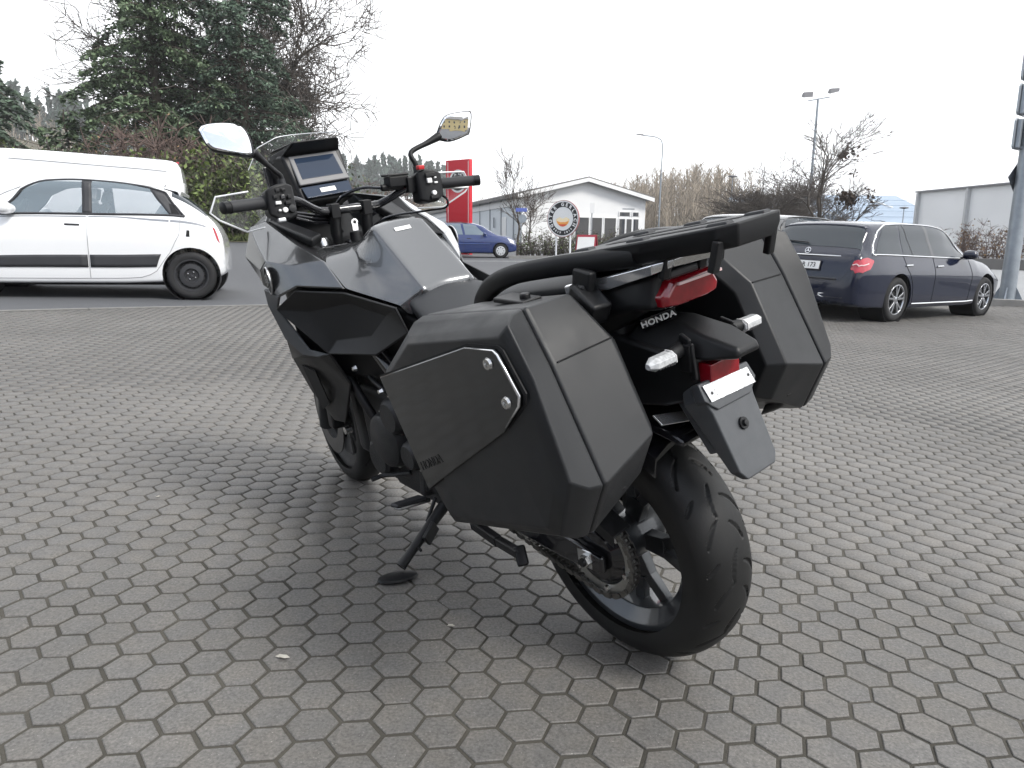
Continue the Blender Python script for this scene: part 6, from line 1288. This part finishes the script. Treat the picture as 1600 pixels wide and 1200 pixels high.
wl_ = obj('low_wall', bar(gp(14.2, 27.5, .1), gp(24, 21.5, .1), .3, .55), mat('dark_wall', (.13, .125, .12), .9, var=.2, vs=2), bevel=.02); tag(wl_, 'low dark wall behind the signpost along the street', 'wall')
mPAINT = mat('road_paint', (.62, .62, .61), .7, var=.15, vs=6)
def line(a, b, w):
    a, b = Vector(a), Vector(b); d = (b-a).normalized(); n = Vector((-d.y, d.x))*w/2; N = 12; v = []
    for k in range(N+1):
        p = a.lerp(b, k/N)
        for s in (-1, 1): q = p+n*s; v.append((q.x, q.y, gzf(q.x, q.y)-.012+.008))
    f = [(2*k, 2*k+1, 2*k+3, 2*k+2) for k in range(N)]
    o = obj('road_marking', (v, f), mPAINT, smooth=0); tag(o, kind='structure')
line((-4.5, 27.2), (.75, 28.3), .14); line((-2.4, 31.0), (-4.0, 40), .12)
sw_ = obj('pavement', grid_sheet(np.linspace(10.2, 40, 20), np.linspace(14.2, 30, 16), lambda X, Y: gz(X, Y)+.0), mat('pale_asphalt', (.24, .245, .25), .85, var=.08, vs=.5, bump=.2, bs=60), smooth=180); tag(sw_, kind='structure')
# ================================================================== distant wooded slopes
hillm = mat('hill_ground', (.10, .092, .06), .95, var=.35, vs=.03)
def hillz(X, Y):
    a = 40*sm(40, 300, Y)*(1-sm(-190, -40, X)) ; b = 26*sm(120, 420, Y)*(1-sm(-60, 40, X)); c = 10*sm(100, 200, Y)*sm(10, 40, X)
    return np.maximum(np.maximum(a, b), c)-1.0+2*np.sin(X*.05)*np.cos(Y*.04)*sm(80, 160, Y)
hl = obj('hill', grid_sheet(np.linspace(-700, 500, 90), np.linspace(75, 900, 50), hillz), hillm, smooth=180); tag(hl, kind='structure')
def far_wood(name, label, xr, yr, n, h, seed, m, kind='bare'):
    rng = np.random.default_rng(seed); x = rng.uniform(*xr, n); y = rng.uniform(*yr, n); z = hillz(x, y); V, Fc = [], []
    if kind == 'bare':
        hh = h*rng.uniform(.7, 1.25, n); S = [np.stack([x, y, z, x+rng.normal(0, .2, n), y, z+hh, np.full(n, .16), np.full(n, .04)], 1)]
        for _ in range(26):
            t = rng.uniform(.25, .98, n); p = np.stack([x, y, z+hh*t], 1); a = rng.uniform(0, 2*PI, n); L_ = hh*(.08+.20*(1-t))*rng.uniform(.6, 1.3, n)
            q = p+np.stack([np.cos(a)*L_*.7, np.sin(a)*L_*.7, L_*.9], 1); S.append(np.concatenate([p, q, np.full((n, 1), .06), np.full((n, 1), .03)], 1))
        v, f = segs_mesh(np.concatenate(S), 3)
    else:
        C = []; 
        for _ in range(60):
            t = rng.uniform(.08, 1, n)**.8; a = rng.uniform(0, 2*PI, n); r = h*.19*(1.02-t)*rng.uniform(.3, 1, n); C.append(np.stack([x+np.cos(a)*r, y+np.sin(a)*r, z+h*t*(.8+.4*((x*7.3) % 1))], 1))
        C = np.concatenate(C); v, f = leaf_mesh(C, np.tile([0, 0, -1.], (len(C), 1)), h*.16, rng, .7, .5)
    o = quick(name, v, f, m, None, False); tag(o, label, 'woods', kind='stuff'); return o
mFW = mat('far_twigs', (.29, .245, .19), .9, island=.7, var=.3); mFE = mat('far_evergreen', (.045, .07, .055), .8, island=.7, var=.5)
far_wood('poplar_wood', 'pale brown leafless wood behind the white hall', (16, 46), (128, 175), 420, 9.5, 201, mFW)
far_wood('poplar_wood', 'brown leafless wood left of the white hall', (-17, -3), (110, 170), 150, 7.5, 202, mFW)
far_wood('hill_wood', 'leafless wood on the hillside at the left', (-300, -120), (170, 330), 420, 11, 203, mFW)
far_wood('spruce_wood', 'dark spruces on the hillside at the left', (-240, -130), (240, 330), 160, 17, 204, mFE, 'ev')
far_wood('spruce_wood', 'far spruces behind the instrument display', (-110, -35), (330, 430), 150, 18, 205, mFE, 'ev')
# ================================================================== yellow building and yard behind the camera, seen in the mirror
yb = thing('yellow_building', 'yellow two-storey building reflected in the right mirror', 'building', (12, -75, 0), 0)
mYL = mat('yellow_render', (.58, .47, .24), .85, var=.05, vs=.5)
bw_ = obj('wall', box((0, -4, 3.2), (26, 8, 6.8)), mYL, yb, smooth=0)
obj('roof', prism([(-13.5, .6, 6.6), (13.5, .6, 6.6), (13.5, -4, 8.8), (-13.5, -4, 8.8)], (0, 0, .2)), mROOFG, yb, smooth=0); obj('roof', prism([(-13.5, -8.6, 6.6), (13.5, -8.6, 6.6), (13.5, -4.0, 8.8), (-13.5, -4.0, 8.8)], (0, 0, .19)), mROOFG, yb, smooth=0)
for i in range(7):
    for z in (1.6, 4.7): obj('window', box((-11+i*3.6, .01, z), (1.1, .06, 1.4)), mWIN, bw_, smooth=0)
dl = thing('showroom', 'showroom behind the camera mirrored in the polished case plate', 'building', (-9, -9, 0), R_(8))
sf_ = obj('wall', box((0, -3, 2.6), (15, 6, 5.2)), mat('showroom_grey', (.16, .165, .17), .6), dl, smooth=0)
obj('roof_band', box((0, .05, 4.9), (15.2, .3, .8)), mWALL, sf_, smooth=0)
for k in range(6): obj('window', box((-6+k*2.4, .03, 2.0), (2.1, .06, 3.6)), mWIN, sf_, smooth=0)
obj('red_pillar', box((7.2, .25, 2.5), (.5, .5, 5.0)), MATS['sign_red'], dl, smooth=0)
# scraps on the yard
mPALE = mat('pale_leaf', (.42, .40, .35), .8, var=.2, vs=80)
for i, (lx, ly, sz, m_) in enumerate(((-.512, 1.545, .013, mPALE), (-1.30, 2.55, .008, mPALE), (-.13, 1.72, .007, mPALE))):
    w = lot2w((lx, ly, 0)); rng = np.random.default_rng(300+i); a = rng.uniform(0, PI)
    pts = [(sz*math.cos(t+a)*(1 if k % 2 else .7)*(1+.6*abs(math.cos(t))), sz*.6*math.sin(t+a)*(1 if k % 2 else .8), .002+.004*(k % 3 == 0)) for k, t in enumerate(np.linspace(0, 2*PI, 9)[:-1])]
    o = obj('leaf_scrap', prism(pts, (0, 0, .0008)), m_, smooth=0); o.location = (w[0], w[1], gzf(w[0], w[1])+.002)
    tag(o, ('pale curled leaf lying in front of the side stand', 'tiny pale scrap on the pavers left of the front wheel', 'tiny pale scrap near the rear tyre')[i], 'litter', 'litter on the pavers')

# ================================================================== thin spring haze over the valley
hzm = bpy.data.materials.new('haze'); hzm.use_nodes = True; hn = hzm.node_tree; hn.nodes.clear(); ho = hn.nodes.new('ShaderNodeOutputMaterial'); hv_ = hn.nodes.new('ShaderNodeVolumePrincipled')
hv_.inputs['Color'].default_value = (.95, .96, .98, 1); hv_.inputs['Density'].default_value = .0005; hv_.inputs['Anisotropy'].default_value = .2; hn.links.new(hv_.outputs[0], ho.inputs['Volume'])
hzo = obj('haze', box((0, 560, 48), (1840, 2000, 106)), hzm, smooth=0); tag(hzo, 'thin pale haze in the air', 'haze', kind='stuff')
sc.cycles.volume_bounces = 1
